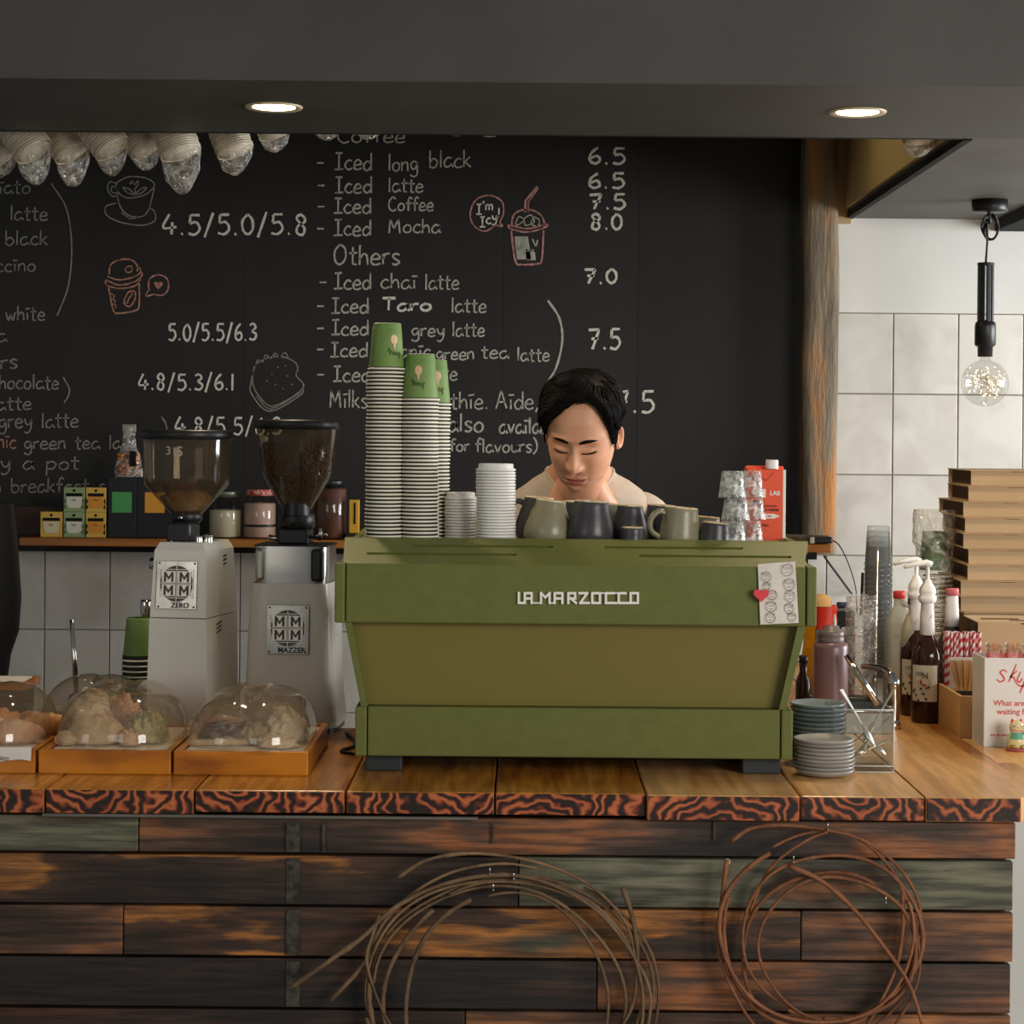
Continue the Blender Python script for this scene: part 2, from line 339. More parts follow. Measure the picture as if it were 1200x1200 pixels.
# upper plaster on the back wall, right of the post
za = P(1046, 367, DW).z
struct(MB().box((2.4, DW-.005, (za+3.1)/2), (2.9, .03, 3.1-za), bev=.004).build('plaster_panel', m_plaster, wallb))
# tiles, one by one
tw = S(76.3, DW); th = S(94.8, DW); x0 = P(1046, 500, DW).x
tile = None
for c in range(-15, 9):
    for r in range(0, 7):
        xx = x0+c*tw
        if r < 3 and xx < P(900, 500, DW).x: continue
        if tile is None:
            tile = MB().box((0, 0, 0), (tw-.0035, .012, th-.0035), bev=.002).build('tile', m_tile, wallb)
            o = tile
        else:
            o = tile.copy(); COL.objects.link(o)
        o.location = (xx+tw/2, DW+.006, za-(r+.5)*th)
# floor with tiles near the counter end
fl = struct(MB().box((0, 4, -.05), (10, 14, .09)).build('floor', m_grout))
ft = None
for i in range(-4, 8):
    for j in range(0, 9):
        if ft is None: ft = o = MB().box((0, 0, 0), (.595, .595, .012), bev=.002).build('floor_tile', m_floor, fl)
        else: o = ft.copy(); COL.objects.link(o)
        o.location = (i*.6+.3, j*.6+1.9, .0)
# soffit with ceiling behind
DSF, DSB = 4.32, 5.07
struct(MB().box((0, (DSF+DSB)/2, SOFZ+.4), (8, DSB-DSF, .8)).build('trim_1', m_soffit))
struct(MB().box((0, 6.0, 3.15), (8, 2.1, .1)).build('ceiling', m_soffit))
cr = MB().box((2.55, (DSB+DW)/2, SOFZ+.38), (2.9, DW-DSB, .76)); struct(cr.build('trim_2', m_ceil))
struct(MB().box((1.094, (DSB+DW)/2, SOFZ+.4), (.012, DW-DSB-.01, .74)).build('trim_3', m_tan))
struct(MB().box((1.108, (DSB+DW)/2, SOFZ+.008), (.02, DW-DSB-.01, .022)).build('trim_4', m_dark))
struct(MB().box((0, DSB+.012, SOFZ+.01), (8, .02, .02)).build('trim_5', m_dark))
struct(MB().box((P(989, 200, 6.9).x, 6.93, SOFZ+.38), (.05, .06, .8)).build('trim_6', mat('tan_corner_trim', 'B89C6E', .5)))
struct(MB().box((P(1192, 245, 6.7).x+.05, 6.7, SOFZ-.02), (.14, .5, .04)).build('trim_7', m_dark))

# worktop: planks laid front to back with charred ends
wt = thing('worktop', 'thick amber wooden worktop of wide planks with charred front ends', 'counter top', (0, D0, TOP))
seams = [-190, 53, 228, 405, 580, 757, 937, 1083]
for i in range(len(seams)-1):
    thick = [.046, .046, .042, .042, .042, .047, .045][i]; fwd = [0, 0, 0, 0, 0, .012, .010][i]
    if i == 6: thick = .045
    xa, xb = X(seams[i], D0, TOP)+.0015, X(seams[i+1], D0, TOP)-.0015
    back = .82 if i < 6 else 2.3
    b = MB().box(((xa+xb)/2*0, back/2-fwd/2, -thick/2), (xb-xa, back+fwd, thick), bev=.003)
    o = b.build('plank', m_top if i < 5 else m_top2, wt, ((xa+xb)/2, 0, 0)); o['label'] = ['darker amber plank', 'paler honey plank'][i > 4]
    MB().box((0, -fwd-.0025, -thick/2), (xb-xa-.003, .004, thick-.003), bev=.001).build('charred_end', m_end, o, (0, 0, 0))
xa = X(1083, D0, TOP)+.0015; xr = X(1195, D0, TOP)
o = MB().prism([(0, -.01), (xr-xa, -.01), (xr-xa+.05, .06), (xr-xa+.16, .2), (xr-xa+.22, .4), (.985-xa, .4), (.985-xa, 2.3), (0, 2.3)], -.045, 0, 'Z').build('plank', m_top2, wt, (xa, 0, 0), label='pale right-hand end plank')
MB().box(((xr-xa)/2, -.0125, -.0225), (xr-xa-.003, .004, .042), bev=.001).build('charred_end', m_end, o)
for j in range(3):
    o = MB().box((0, 0, -.0225), (1.0, .6-.004, .045), bev=.002).build('plank', m_top2, wt, (.985+.502, .4+.3+j*.6+.002, 0))
MB().box((X(305, D0, .9), .002, -.0485), (S(510, D0), .012, .005)).build('metal_strip', m_brush, wt)

# counter body + boards
cb_ = thing('counter', 'counter front clad in weathered brown, green and orange reclaimed boards', 'counter', (0, D0, 0))
zb = TOP-.055
MB().box(((-1.45+xr)/2, .45, zb/2), (xr+1.45-.03, .82, zb-.01)).build('carcass', m_dark, cb_)
MB().box((1.4, 1.45, zb/2), (1.1, 1.6, zb-.01)).build('side_carcass', m_plaster, cb_)
bh = S(60.5, D0+.0)
rows = [[-220, 161, 1193], [-220, 608, 1190], [-220, 143, 940, 1190], [-220, 700, 1187], [-220, 545, 1187], [-220, 300, 1187], [-220, 800, 1187], [-220, 420, 1187], [-220, 900, 1187], [-220, 500, 1187]]
mats_ = [[m_pl_b, m_pl_a], [m_pl_c, m_pl_b], [m_pl_a, m_pl_c, m_pl_e], [m_pl_d, m_pl_a], [m_pl_d, m_pl_e], [m_pl_a, m_pl_d], [m_pl_b, m_pl_a], [m_pl_a, m_pl_c], [m_pl_d, m_pl_b], [m_pl_a, m_pl_a]]
zt = P(600, 950, D0).z+.006
for r, row in enumerate(rows):
    z1 = min(zt-r*bh, .8995); z0 = zt-r*bh-bh+.005
    if z1 < .02: break
    z0 = max(z0, .005)
    for k in range(len(row)-1):
        xa = X(row[k], D0, z1)+.001; xb = X(row[k+1], D0, z1)-.001
        pr = random.uniform(0, .006)
        o = MB().box((0, 0, 0), (xb-xa, .022, z1-z0), bev=.002).build('board', mats_[r][k], cb_, ((xa+xb)/2, .026-pr, (z0+z1)/2))
for px, y0, y1, w_ in [(343, 965, 1190, 16), (379, 967, 1003, 4), (577, 965, 990, 2), (838, 957, 985, 3)]:
    for rr in range(5):
        za1 = zt-rr*bh-.004; zb1 = za1-bh+.012; top = P(px, y0, D0).z; bot = P(px, y1, D0).z
        a, b_ = min(za1, top), max(zb1, bot)
        if a-b_ > .004: MB().box((X(px, D0, a), .0125-.0035, (a+b_)/2), (S(w_, D0), .0015, a-b_)).build('old_paint_mark', mat('pale_scuff', '46423A', .8, col2='26221C', scale=60), cb_)

# chalkboard
cbd = thing('chalkboard', 'huge black chalkboard menu covering the back wall', 'chalkboard', (0, DB, 1.2))
zbot = P(500, 650, DB).z; xl, xrr = -2.6, P(955, 400, DB).x
pl = [-2.6, P(-60, 300, DB).x, P(287, 300, DB).x, P(590, 300, DB).x, P(748, 300, DB).x, xrr]
for i in range(5):
    MB().box(((pl[i]+pl[i+1])/2, .015, (zbot+3.08)/2-1.2), (pl[i+1]-pl[i]-.0008, .03, 3.08-zbot), bev=.0004).build('panel', m_board, cbd)

G = {
 'a': (.85, [[(.75,.85),(.4,1),(.06,.6),(.1,.12),(.4,.02),(.7,.4),(.76,.95)], [(.76,1),(.75,.3),(.9,0)]]),
 'b': (.85, [[(.08,1.8),(.06,0)], [(.06,.5),(.4,.95),(.78,.6),(.6,.08),(.3,-.02),(.05,.2)]]),
 'c': (.75, [[(.7,.85),(.4,1),(.08,.6),(.1,.2),(.4,0),(.75,.15)]]),
 'd': (.85, [[(.7,.75),(.4,.95),(.06,.55),(.15,.08),(.45,.02),(.74,.4)], [(.77,1.8),(.76,0)]]),
 'e': (.8, [[(.08,.48),(.7,.6),(.6,.95),(.35,1.02),(.06,.6),(.1,.13),(.4,0),(.78,.15)]]),
 'f': (.65, [[(.75,1.6),(.5,1.8),(.3,1.4),(.28,0)], [(0,1),(.65,1.03)]]),
 'g': (.85, [[(.7,.88),(.4,1),(.08,.65),(.25,.15),(.55,.25),(.74,.95)], [(.74,.95),(.74,-.35),(.4,-.7),(.0,-.5)]]),
 'h': (.8, [[(.08,1.8),(.05,0)], [(.05,.45),(.35,.95),(.62,.8),(.7,0)]]),
 'i': (.35, [[(.15,.95),(.15,0)], [(-.05,1.38),(.45,1.42)]]),
 'k': (.75, [[(.08,1.8),(.06,0)], [(.65,1.05),(.08,.4)], [(.2,.52),(.72,0)]]),
 'l': (.3, [[(.14,1.8),(.12,0)]]),
 'm': (1.15, [[(.05,1),(.05,0)], [(.05,.6),(.3,1),(.52,.8),(.53,0)], [(.53,.6),(.8,1),(1.0,.8),(1.02,0)]]),
 'n': (.8, [[(.05,1),(.05,0)], [(.05,.5),(.35,.98),(.62,.85),(.68,0)]]),
 'o': (.85, [[(.4,1),(.08,.65),(.1,.2),(.4,0),(.72,.25),(.72,.75),(.4,1)]]),
 'p': (.85, [[(.08,1),(.02,-.75)], [(.06,.7),(.4,1),(.78,.65),(.5,.1),(.08,.12)]]),
 'r': (.6, [[(.06,1),(.06,0)], [(.06,.5),(.25,.9),(.6,.98)]]),
 's': (.7, [[(.65,.9),(.35,1.02),(.1,.78),(.35,.52),(.62,.28),(.4,0),(.05,.08)]]),
 't': (.65, [[(.3,1.6),(.28,.2),(.38,.02),(.6,.02)], [(0,1.05),(.65,1.08)]]),
 'u': (.8, [[(.06,1),(.08,.25),(.35,0),(.68,.35),(.7,1)], [(.7,1),(.72,0)]]),
 'v': (.75, [[(.03,1),(.32,0)], [(.32,0),(.7,1)]]),
 'w': (1.1, [[(.03,1),(.28,0),(.52,.8)], [(.52,.8),(.75,0),(1.02,1)]]),
 'y': (.8, [[(.05,1),(.2,.4),(.5,.3),(.7,.9)], [(.72,1),(.65,-.2),(.3,-.7),(.02,-.5)]]),
 'I': (.85, [[(.1,1.75),(.78,1.78)], [(.44,1.78),(.42,.04)], [(.02,.03),(.85,.06)]]),
 'C': (1.0, [[(.9,1.55),(.55,1.78),(.12,1.2),(.1,.45),(.5,0),(.95,.2)]]),
 'O': (1.1, [[(.5,1.8),(.1,1.2),(.12,.3),(.5,0),(.92,.5),(.9,1.4),(.5,1.8)]]),
 'M': (1.3, [[(.08,0),(.2,1.75)], [(.2,1.75),(.55,.6)], [(.55,.6),(.98,1.75)], [(.98,1.75),(1.12,0)]]),
 'S': (.9, [[(.8,1.55),(.45,1.8),(.12,1.4),(.4,.95),(.78,.5),(.5,0),(.05,.2)]]),
 'T': (1.0, [[(.02,1.7),(.98,1.74)], [(.5,1.7),(.46,0)]]),
 'A': (1.1, [[(.02,0),(.5,1.8)], [(.5,1.8),(.98,0)], [(.2,.65),(.85,.68)]]),
 '0': (.85, [[(.42,1.75),(.1,1.2),(.12,.4),(.42,0),(.72,.5),(.7,1.3),(.42,1.75)]]),
 '1': (.35, [[(.16,1.8),(.14,0)]]),
 '3': (.8, [[(.1,1.6),(.45,1.78),(.66,1.35),(.3,.98)], [(.3,.98),(.74,.6),(.5,.05),(.05,.15)]]),
 '4': (.95, [[(.45,1.8),(.06,.6),(.9,.66)], [(.64,1.1),(.58,0)]]),
 '5': (.85, [[(.75,1.74),(.18,1.72)], [(.18,1.72),(.14,1.0)], [(.14,1.0),(.55,1.05),(.75,.5),(.45,.02),(.05,.1)]]),
 '6': (.8, [[(.6,1.75),(.2,1.15),(.1,.4),(.4,0),(.72,.35),(.55,.85),(.14,.6)]]),
 '7': (.9, [[(.05,1.7),(.8,1.74)], [(.8,1.74),(.32,0)], [(.25,.9),(.75,.95)]]),
 '8': (.85, [[(.65,1.5),(.38,1.78),(.14,1.4),(.62,.6),(.5,.04),(.15,.2),(.22,.8),(.62,1.15),(.65,1.5)]]),
 '.': (.4, [[(.12,.02),(.22,.12)]]), ',': (.4, [[(.25,.15),(.08,-.3)]]), '/': (.75, [[(.62,1.95),(.08,-.25)]]),
 '-': (.7, [[(.1,.8),(.6,.8)]]), '(': (.5, [[(.45,2),(.1,1.2),(.15,.2),(.45,-.3)]]), ')': (.5, [[(.05,2),(.4,1.2),(.38,.3),(.02,-.3)]]),
 "'": (.3, [[(.15,1.8),(.1,1.4)]]), '!': (.3, [[(.15,1.7),(.12,.5)], [(.1,.05),(.14,.15)]]), ' ': (.7, []),
}
rj = random.Random(3)
def stroke(mb, pts, w_, d=DB-.0015, sm=True):
    q = [(p[0], p[1], 0) for p in pts]
    if sm and len(q) > 2: q = smooth_line(q, 5)
    elif len(q) == 2: q = [Vector(q[0]).lerp(Vector(q[1]), t/4) for t in range(5)]
    W = [S(w_*1.2, d)*rj.uniform(.72, 1.12) for _ in q]
    mb.ribbon([P(p[0], p[1], d)-Vector((0, DB, 1.2)) for p in q], W)
def write(s, x0, x1, base, cap, w_=1.7, m=m_chalk, slope=0, box=None):
    mb = MB(); adv = sum(G[c][0]+.12 for c in s)-.12; k = (x1-x0)/adv; u = cap/1.8; x = 0
    for c in s:
        wd, sts = G[c]; jy = rj.uniform(-.05, .05)
        for st in sts:
            stroke(mb, [(x0+(x+p[0]*1.0)*k, base+slope*(x*k)-(p[1]+jy+rj.uniform(-.03, .03))*u) for p in st], w_)
        x += wd+.12
    return mb.build('chalk_writing', m, cbd)
I4 = lambda xs, b, c, dash: (write('-', dash, dash+11, b-1, 16, 1.8), write('Iced', xs, xs+44, b, c, 1.9))
write('Coffee', 395, 475, 167, 18)
I4(392, 199, 20, 370); write('long', 455, 490, 200, 19); write('black', 503, 552, 196, 20)
I4(392, 226, 19, 371); write('latte', 455, 496, 225, 17)
I4(391, 250, 18, 371); write('Coffee', 455, 508, 247, 16)
I4(391, 276, 19, 370); write('Mocha', 455, 516, 273, 17)
write('Others', 391, 469, 310, 23, 2)
I4(391, 339, 19, 373); write('chai', 446, 488, 338, 18); write('latte', 498, 538, 339, 18)
I4(388, 367, 18, 370); write('Taro', 448, 506, 364, 15, 2.6, m_chalkb); write('latte', 529, 570, 366, 17)
I4(388, 393, 18, 370); write('grey', 482, 521, 394, 16); write('latte', 530, 568, 394, 17)
I4(387, 418, 17, 370); write('organic', 438, 505, 419, 17); write('green', 511, 556, 421, 15); write('tea', 564, 596, 420, 16); write('latte', 606, 644, 423, 16)
I4(390, 447, 18, 370); write('white latte', 440, 536, 445, 17)
write('Milks', 386, 431, 478, 21); write('hake, Smoo', 434, 524, 478, 19); write('thie.', 528, 573, 479, 20); write('Aide,', 581, 632, 479, 21)
write('also', 525, 567, 506, 21, 2.1); write('availab', 585, 643, 508, 19, 2.1); write('le', 646, 664, 508, 19)
write('(', 515, 521, 530, 19); write('for', 527, 550, 529, 15); write('flavours)', 557, 630, 530, 16)
for s, xa, xb, b, c in [('6.5', 689, 734, 192, 19), ('6.5', 689, 733, 220, 18), ('7.5', 690, 734, 245, 18), ('8.0', 692, 730, 269, 19), ('7.0', 684, 724, 332, 17), ('7.5', 689, 728, 409, 24), ('7.5', 720, 768, 484, 26)]:
    write(s, xa, xb, b, c, 2.8, m_chalkb)
write('macchiato', -60, 36, 227, 17, 1.5, m_chalkd); write('latte', 12, 56, 258, 17, 1.6, m_chalkd); write('long black', -45, 56, 287, 17, 1.6, m_chalkd)
write('cappuccino', -60, 42, 318, 16, 1.5, m_chalkd); write('flat white', -35, 53, 375, 17, 1.6, m_chalkd); write('mocha', -55, 8, 401, 17, 1.5, m_chalkd)
write('Others', -55, 21, 432, 18, 1.7, m_chalkd); write('chocolate', -10, 69, 456, 17, 1.6, m_chalkd); write('latte', -9, 37, 480, 16, 1.6, m_chalkd)
write('grey latte', -2, 92, 501, 18, 1.6, m_chalkd); write('organic', -40, 19, 525, 17, 1.5, m_chalko); write('green tea la', 28, 142, 526, 16, 1.6, m_chalkd)
write('by a pot', -14, 93, 550, 17, 1.6, m_chalkd); write('english breakfast s', -62, 124, 577, 17, 1.6, m_chalkd)
for s, xa, xb, b, c, w_ in [('4.5/5.0/5.8', 190, 361, 275, 24, 2.6), ('5.0/5.5/6.3', 197, 301, 399, 20, 2.2), ('4.8/5.3/6.1', 162, 275, 457, 19, 2.2), ('4.8/5.5/6.3', 205, 330, 509, 20, 2.2)]:
    write(s, xa, xb, b, c, w_, m_chalkb, slope=.0)
mb = MB()
stroke(mb, [(642, 352), (655, 372), (659, 398), (652, 430), (640, 450)], 2.2); mb.build('chalk_bracket', m_chalk, cbd)
mb = MB(); stroke(mb, [(60, 215), (78, 245), (84, 290), (80, 335), (67, 370)], 1.4); mb.build('chalk_bracket', m_chalkd, cbd)
mb = MB(); stroke(mb, [(74, 442), (81, 455), (80, 464), (75, 472)], 1.4); mb.build('chalk_bracket', m_chalkd, cbd)
mb = MB(); stroke(mb, [(189, 488), (194, 496), (196, 505)], 1.6); mb.build('chalk_bracket', m_chalkd, cbd)
# cup and saucer doodle
mb = MB()
stroke(mb, [(138, 213), (152, 207), (172, 209), (181, 217), (170, 228), (150, 232), (138, 225), (136, 217), (138, 213)], 1.3)
stroke(mb, [(136, 218), (140, 240), (150, 252), (165, 254), (174, 246), (181, 220)], 1.3)
stroke(mb, [(136, 215), (129, 213), (126, 220), (130, 229), (138, 230)], 1.3); stroke(mb, [(135, 219), (131, 219), (131, 225), (137, 226)], 1.1)
stroke(mb, [(136, 238), (124, 242), (125, 252), (140, 260), (165, 264), (181, 259), (181, 248), (174, 243)], 1.3)
stroke(mb, [(142, 249), (152, 256), (160, 255)], 1); stroke(mb, [(158, 229), (158, 222), (152, 214)], 1.3)
for s_ in (-1, 1):
    stroke(mb, [(158, 228), (158+s_*8, 226), (158+s_*14, 220), (158+s_*8, 221), (158, 227)], 1.3); stroke(mb, [(158, 221), (158+s_*4, 216), (158+s_*3, 212), (158, 217)], 1.2)
mb.build('cup_doodle', m_chalkd, cbd)
# takeaway cup doodle with heart bubble
mb = MB()
stroke(mb, [(128, 322), (130, 310), (142, 304), (155, 305), (161, 312), (161, 318)], 1.6); stroke(mb, [(126, 324), (140, 328), (158, 324), (165, 318), (163, 313)], 1.6)
stroke(mb, [(124, 328), (140, 334), (158, 330), (166, 323), (166, 319)], 1.6); stroke(mb, [(124, 328), (125, 334), (140, 338), (158, 335), (165, 327)], 1.6)
stroke(mb, [(127, 336), (133, 364), (140, 367), (158, 364), (163, 358), (163, 332)], 1.8); stroke(mb, [(148, 313), (154, 312), (154, 318), (148, 319), (147, 314)], 1.4)
stroke(mb, [(146, 350), (151, 342), (158, 342), (158, 351), (152, 359), (146, 356), (146, 350)], 1.6); stroke(mb, [(149, 356), (151, 350), (154, 346), (155, 343)], 1.4)
for k in range(3): stroke(mb, [(129+k*1.5, 344+k*6), (134+k, 346+k*6), (133+k, 349+k*6)], 1.2)
mb.build('takeaway_cup_doodle', m_chalko, cbd)
mb = MB(); stroke(mb, [(174, 340), (171, 347), (180, 345), (190, 346), (197, 339), (196, 327), (186, 322), (176, 326), (174, 334), (175, 340)], 1.5); mb.build('bubble_doodle', m_chalkp, cbd)
mb = MB(); hp = []
for k in range(24):
    t = 2*math.pi*k/24; hp.append(P(185.5+16*math.sin(t)**3*.33, 334-(13*math.cos(t)-5*math.cos(2*t)-2*math.cos(3*t)-math.cos(4*t))*.33, DB-.0015)-Vector((0, DB, 1.2)))
mb.add(hp, [tuple(range(24))]); mb.build('heart_doodle', m_chalko, cbd)
# sandwich doodle
mb = MB()
stroke(mb, [(296, 450), (298, 430), (312, 420), (330, 418), (345, 424), (349, 432), (347, 440), (355, 455), (320, 476), (302, 462), (296, 450)], 1.3)
stroke(mb, [(355, 455), (352, 463), (316, 482), (295, 462), (294, 448), (298, 432)], 1.3); stroke(mb, [(320, 476), (316, 482)], 1.2); stroke(mb, [(354, 459), (318, 479), (300, 464)], 1.0)
stroke(mb, [(299, 430), (302, 422), (308, 424), (311, 416), (318, 420), (322, 414), (328, 418), (334, 413), (338, 420)], 1.2)
for q in [(318, 438), (325, 430), (334, 428), (312, 446), (322, 450), (331, 455), (341, 450), (336, 440)]: stroke(mb, [q, (q[0]+1.5, q[1]+1)], 1.2)
mb.build('sandwich_doodle', m_chalkd, cbd)
# iced drink doodle
mb = MB()
stroke(mb, [(615, 249), (616, 235), (630, 219)], 3.0, sm=False); stroke(mb, [(619, 249), (619, 237), (631, 221)], 1.2, sm=False)
stroke(mb, [(599, 266), (602, 252), (612, 246), (626, 247), (636, 255), (638, 266)], 1.8); stroke(mb, [(597, 268), (618, 272), (640, 266), (639, 263), (618, 268), (597, 264), (597, 268)], 1.7)
stroke(mb, [(599, 271), (604, 306), (612, 310), (630, 309), (635, 304), (637, 270)], 2.0)
mb.build('iced_drink_doodle', m_chalkp, cbd)
mb = MB()
for q in [[(604, 262), (608, 254), (614, 258), (606, 264)], [(614, 256), (622, 252), (626, 260), (616, 264)], [(626, 254), (632, 258), (630, 265), (622, 262)]]: stroke(mb, q+[q[0]], 1.1)
for k in range(9):
    stroke(mb, [(604+k*1.7, 277), (607+k*1.8, 304)], 1.9)
for k in range(6): stroke(mb, [(617+k*1.8, 292+k % 2*3), (618+k*1.8, 305)], 1.7)
stroke(mb, [(624, 280), (628, 288), (630, 281)], 1.5); mb.build('ice_and_milk_doodle', m_chalk, cbd)
mb = MB(); stroke(mb, [(582, 263), (568, 271), (555, 264), (551, 250), (558, 234), (574, 229), (588, 236), (590, 250), (586, 260), (589, 265), (582, 264)], 1.6); mb.build('bubble_doodle', m_chalkp, cbd)
write("I'm", 558, 578, 251, 12, 1.6, m_chalkb, slope=-.45); write('Icy!', 562, 586, 266, 12, 1.6, m_chalkb, slope=-.5)

# downlights in the soffit
def downlight(px, py, label):
    d = (SOFZ-EYE)*F/((PY-py)+(px-PX)*math.sin(ROLL)); t = thing('downlight', label, 'ceiling light', (X(px, d, SOFZ), d, SOFZ), 0, 'recessed downlights')
    MB().lathe([(.048, -.001), (.063, -.005), (.066, -.002), (.066, .004), (.048, .004), (.048, -.001)], 40, closed=True).build('trim_ring', mat('warm_trim', 'D8C8A0', .4), t)
    MB().lathe([(0, -.0022), (.049, -.0022), (.049, 0)], 40).build('diffuser', mat('lit_diffuser', 'FFFFFF', .5, emit='FFE2B0', estr=14), t)
    l = bpy.data.lights.new('downlight_lamp', 'SPOT'); l.energy = 26; l.color = (1, .78, .5); l.spot_size = R(125); l.spot_blend = .6; l.shadow_soft_size = .05
    o = bpy.data.objects.new('downlight_lamp', l); COL.objects.link(o); o.parent = t; o.location = (0, 0, -.02)
downlight(321, 125, 'round lit downlight on the left, above the hanging cup bags')
downlight(1005, 131, 'round lit downlight on the right, above the timber post')

# timber post
def postf(u, v):
    z = 1.23+v*1.82; a = 2*math.pi*u; w2 = S(21, 6.85); d2 = .05
    cx = X(962, 6.82, z)+.012*nz(0, 0, z*2.2)-.012*(1-v); n_ = 4
    c, s_ = math.cos(a), math.sin(a); r = (abs(c)**n_+abs(s_)**n_)**(-1/n_)
    k = 1+.06*nz(c*1.5, s_*1.5, z*4)+.05*nz(z*1.3, 3, 1)
    return (cx+c*r*w2*k, 6.82+s_*r*d2*k, z)
po = MB().grid(postf, 48, 90, cu=True).build('timber_post', m_post); tag(po, 'rough timber post at the right end of the chalkboard', 'post')

# back shelf
sh = thing('wall_shelf', 'long orange wooden shelf below the chalkboard', 'shelf', (0, 6.6, 1.275))
SHZ = 1.275; SHD = 6.60
MB().box(((X(22, SHD, SHZ)+X(975, SHD, SHZ))/2, .14, -.015), (X(975, SHD, SHZ)-X(22, SHD, SHZ), .28, .026), bev=.004).build('shelf_board', m_shelf, sh)
for px in (225, 420, 700, 952):
    MB().box((X(px, SHD, SHZ), .22, -.15), (.03, .04, .25)).box((X(px, SHD, SHZ), .1, -.04), (.03, .2, .022)).build('bracket', m_dark, sh)
wedge = MB().box((0, 0, .012), (.19, .16, .02), rz=R(-35)).build('wood_offcut', m_post, None, (X(932, 6.7, 1.3), 6.70, SHZ)); tag(wedge, 'brown wooden board lying on the shelf at the foot of the post', 'board')
# black puck + cable at the shelf end
pk = thing('cable_box', 'flat black cable box on the right end of the shelf', 'adapter', (X(960, 6.62, SHZ), 6.66, SHZ))
MB().box((0, -.02, .012), (.085, .07, .022), bev=.006).build('housing', m_blackp, pk)
pts = smooth_line([(.03, -.03, .012), (.06, -.05, .0), (.09, -.07, -.06), (.115, -.07, -.14), (.12, -.07, -.22)], 6)
MB().tube(pts, .0022, 6).build('cable', m_blackp, pk)
# ============================================================ ESPRESSO MACHINE
mx = X(674, 4.0, 1.2); em = thing('espresso_machine', 'olive green commercial espresso machine with white lettering on its back', 'espresso machine', (mx, 4.0, TOP))
def LX(px, py, d=4.0): return P(px, py, d).x-mx
def LZ(py, px=674, d=4.0): return P(px, py, d).z-TOP
zA, zB_, zC, zD, zE = LZ(662), LZ(732), LZ(830), LZ(888), LZ(632.5, 674, 4.12)
L0, L1, R1, R0 = LX(392, 700), LX(404.5, 700), LX(945, 700), LX(957, 700)
B0, B1, B2, B3 = LX(416, 860), LX(430, 860), LX(915, 860), LX(929, 860)
MB().box(((L1+R1)/2, .012, (zA+zB_)/2), (R1-L1-.002, .024, zA-zB_), bev=.003).build('upper_panel', m_green, em)
for a, b_ in ((L0, L1), (R1, R0)):
    MB().box(((a+b_)/2, .27, (zA+zB_)/2+.0), (b_-a-.001, .55, zA-zB_), bev=.003).build('side_rail', m_green, em)
MB().box(((B1+B2)/2, .012, (zC+zD)/2), (B2-B1-.002, .024, zC-zD), bev=.003).build('lower_panel', m_green, em)
for a, b_ in ((B0, B1), (B2, B3)):
    MB().box(((a+b_)/2, .27, (zC+zD)/2), (b_-a-.001, .55, zC-zD), bev=.003).build('side_rail', m_green, em)
# slanted side frames and recessed middle panel
for sgn, (ta, tb, ba, bb) in ((-1, (LX(404, 732), LX(412, 732), LX(423, 830), LX(431, 830))), (1, (LX(945, 732), LX(935, 732), LX(921, 830), LX(913, 830)))):
    x_ = sorted((ta, tb)); y_ = sorted((ba, bb))
    MB().hexa([(y_[0], .002, zC), (y_[1], .002, zC), (y_[1], .5, zC), (y_[0], .5, zC), (x_[0], .002, zB_), (x_[1], .002, zB_), (x_[1], .5, zB_), (x_[0], .5, zB_)]).build('slanted_side_frame', m_green, em)
a0, a1, b0, b1 = LX(411, 732), LX(936, 732), LX(430, 830), LX(914, 830)
MB().hexa([(b0, .03, zC), (b1, .03, zC), (b1, .06, zC), (b0, .06, zC), (a0, .03, zB_), (a1, .03, zB_), (a1, .06, zB_), (a0, .06, zB_)]).build('middle_panel', m_green2, em)
# sloping slotted cover
s0, s1, t0, t1 = LX(402, 662), LX(943, 662), LX(404, 632, 4.12), LX(947, 634, 4.12)
slots = [(483, 650, 1), (429, 603, 2), (706, 857, 1), (748, 880, 2)]
def cov(u, v):  # u along x 0..1, v up the slope
    xa, xb = s0+(t0-s0)*v, s1+(t1-s1)*v
    return Vector((xa+(xb-xa)*u, .005+.115*v, zA+(zE-zA)*v))
cm = MB()
vb = [0, .33, .42, .66, .75, 1]
rowslots = {3: [(483, 646), (706, 868)], 1: [(429, 604), (748, 926)]}
for j in range(5):
    segs = [(0, 1, True)]
    if j in rowslots:
        segs = []; c = 0
        for (pa, pb) in rowslots[j]:
            ua, ub = (pa-402)/541, (pb-402)/541; segs.append((c, ua, True)); c = ub
        segs.append((c, 1, True))
    for a, b_, _ in segs:
        va, vc = vb[j], vb[j+1]; q = [cov(a, va), cov(b_, va), cov(b_, vc), cov(a, vc)]; dn = Vector((0, .008, -.012))*.4
        cm.hexa([q[0]+dn, q[1]+dn, q[2]+dn, q[3]+dn]+q)
cm.build('slotted_top_cover', m_green, em)
MB().box(((t0+t1)/2, .125, zE-.012), (t1-t0, .012, .026), bev=.002).build('rear_lip', m_green, em)
MB().box(((L0+R0)/2, .335, zE-.030), (R0-L0-.02, .42, .012)).build('cup_tray', m_brush, em)
for sx in (L0+.02, R0-.02): MB().hexa([(sx-.006, .02, zA), (sx+.006, .02, zA), (sx+.006, .54, zA), (sx-.006, .54, zA), (sx-.006+.01*(1 if sx < 0 else -1), .12, zE), (sx+.006+.01*(1 if sx < 0 else -1), .12, zE), (sx+.006, .54, zE), (sx-.006, .54, zE)]).build('tray_side', m_green, em)
MB().box(((B0+B3)/2, .29, (zA+zD)/2), (B3-B0-.03, .44, zA-zD-.01)).build('inner_body', m_dark, em)
MB().box(((L0+R0)/2, .5, (zA+zB_)/2), (R0-L0-.04, .1, zA-zB_), bev=.01).build('group_side_panel', m_brush, em)
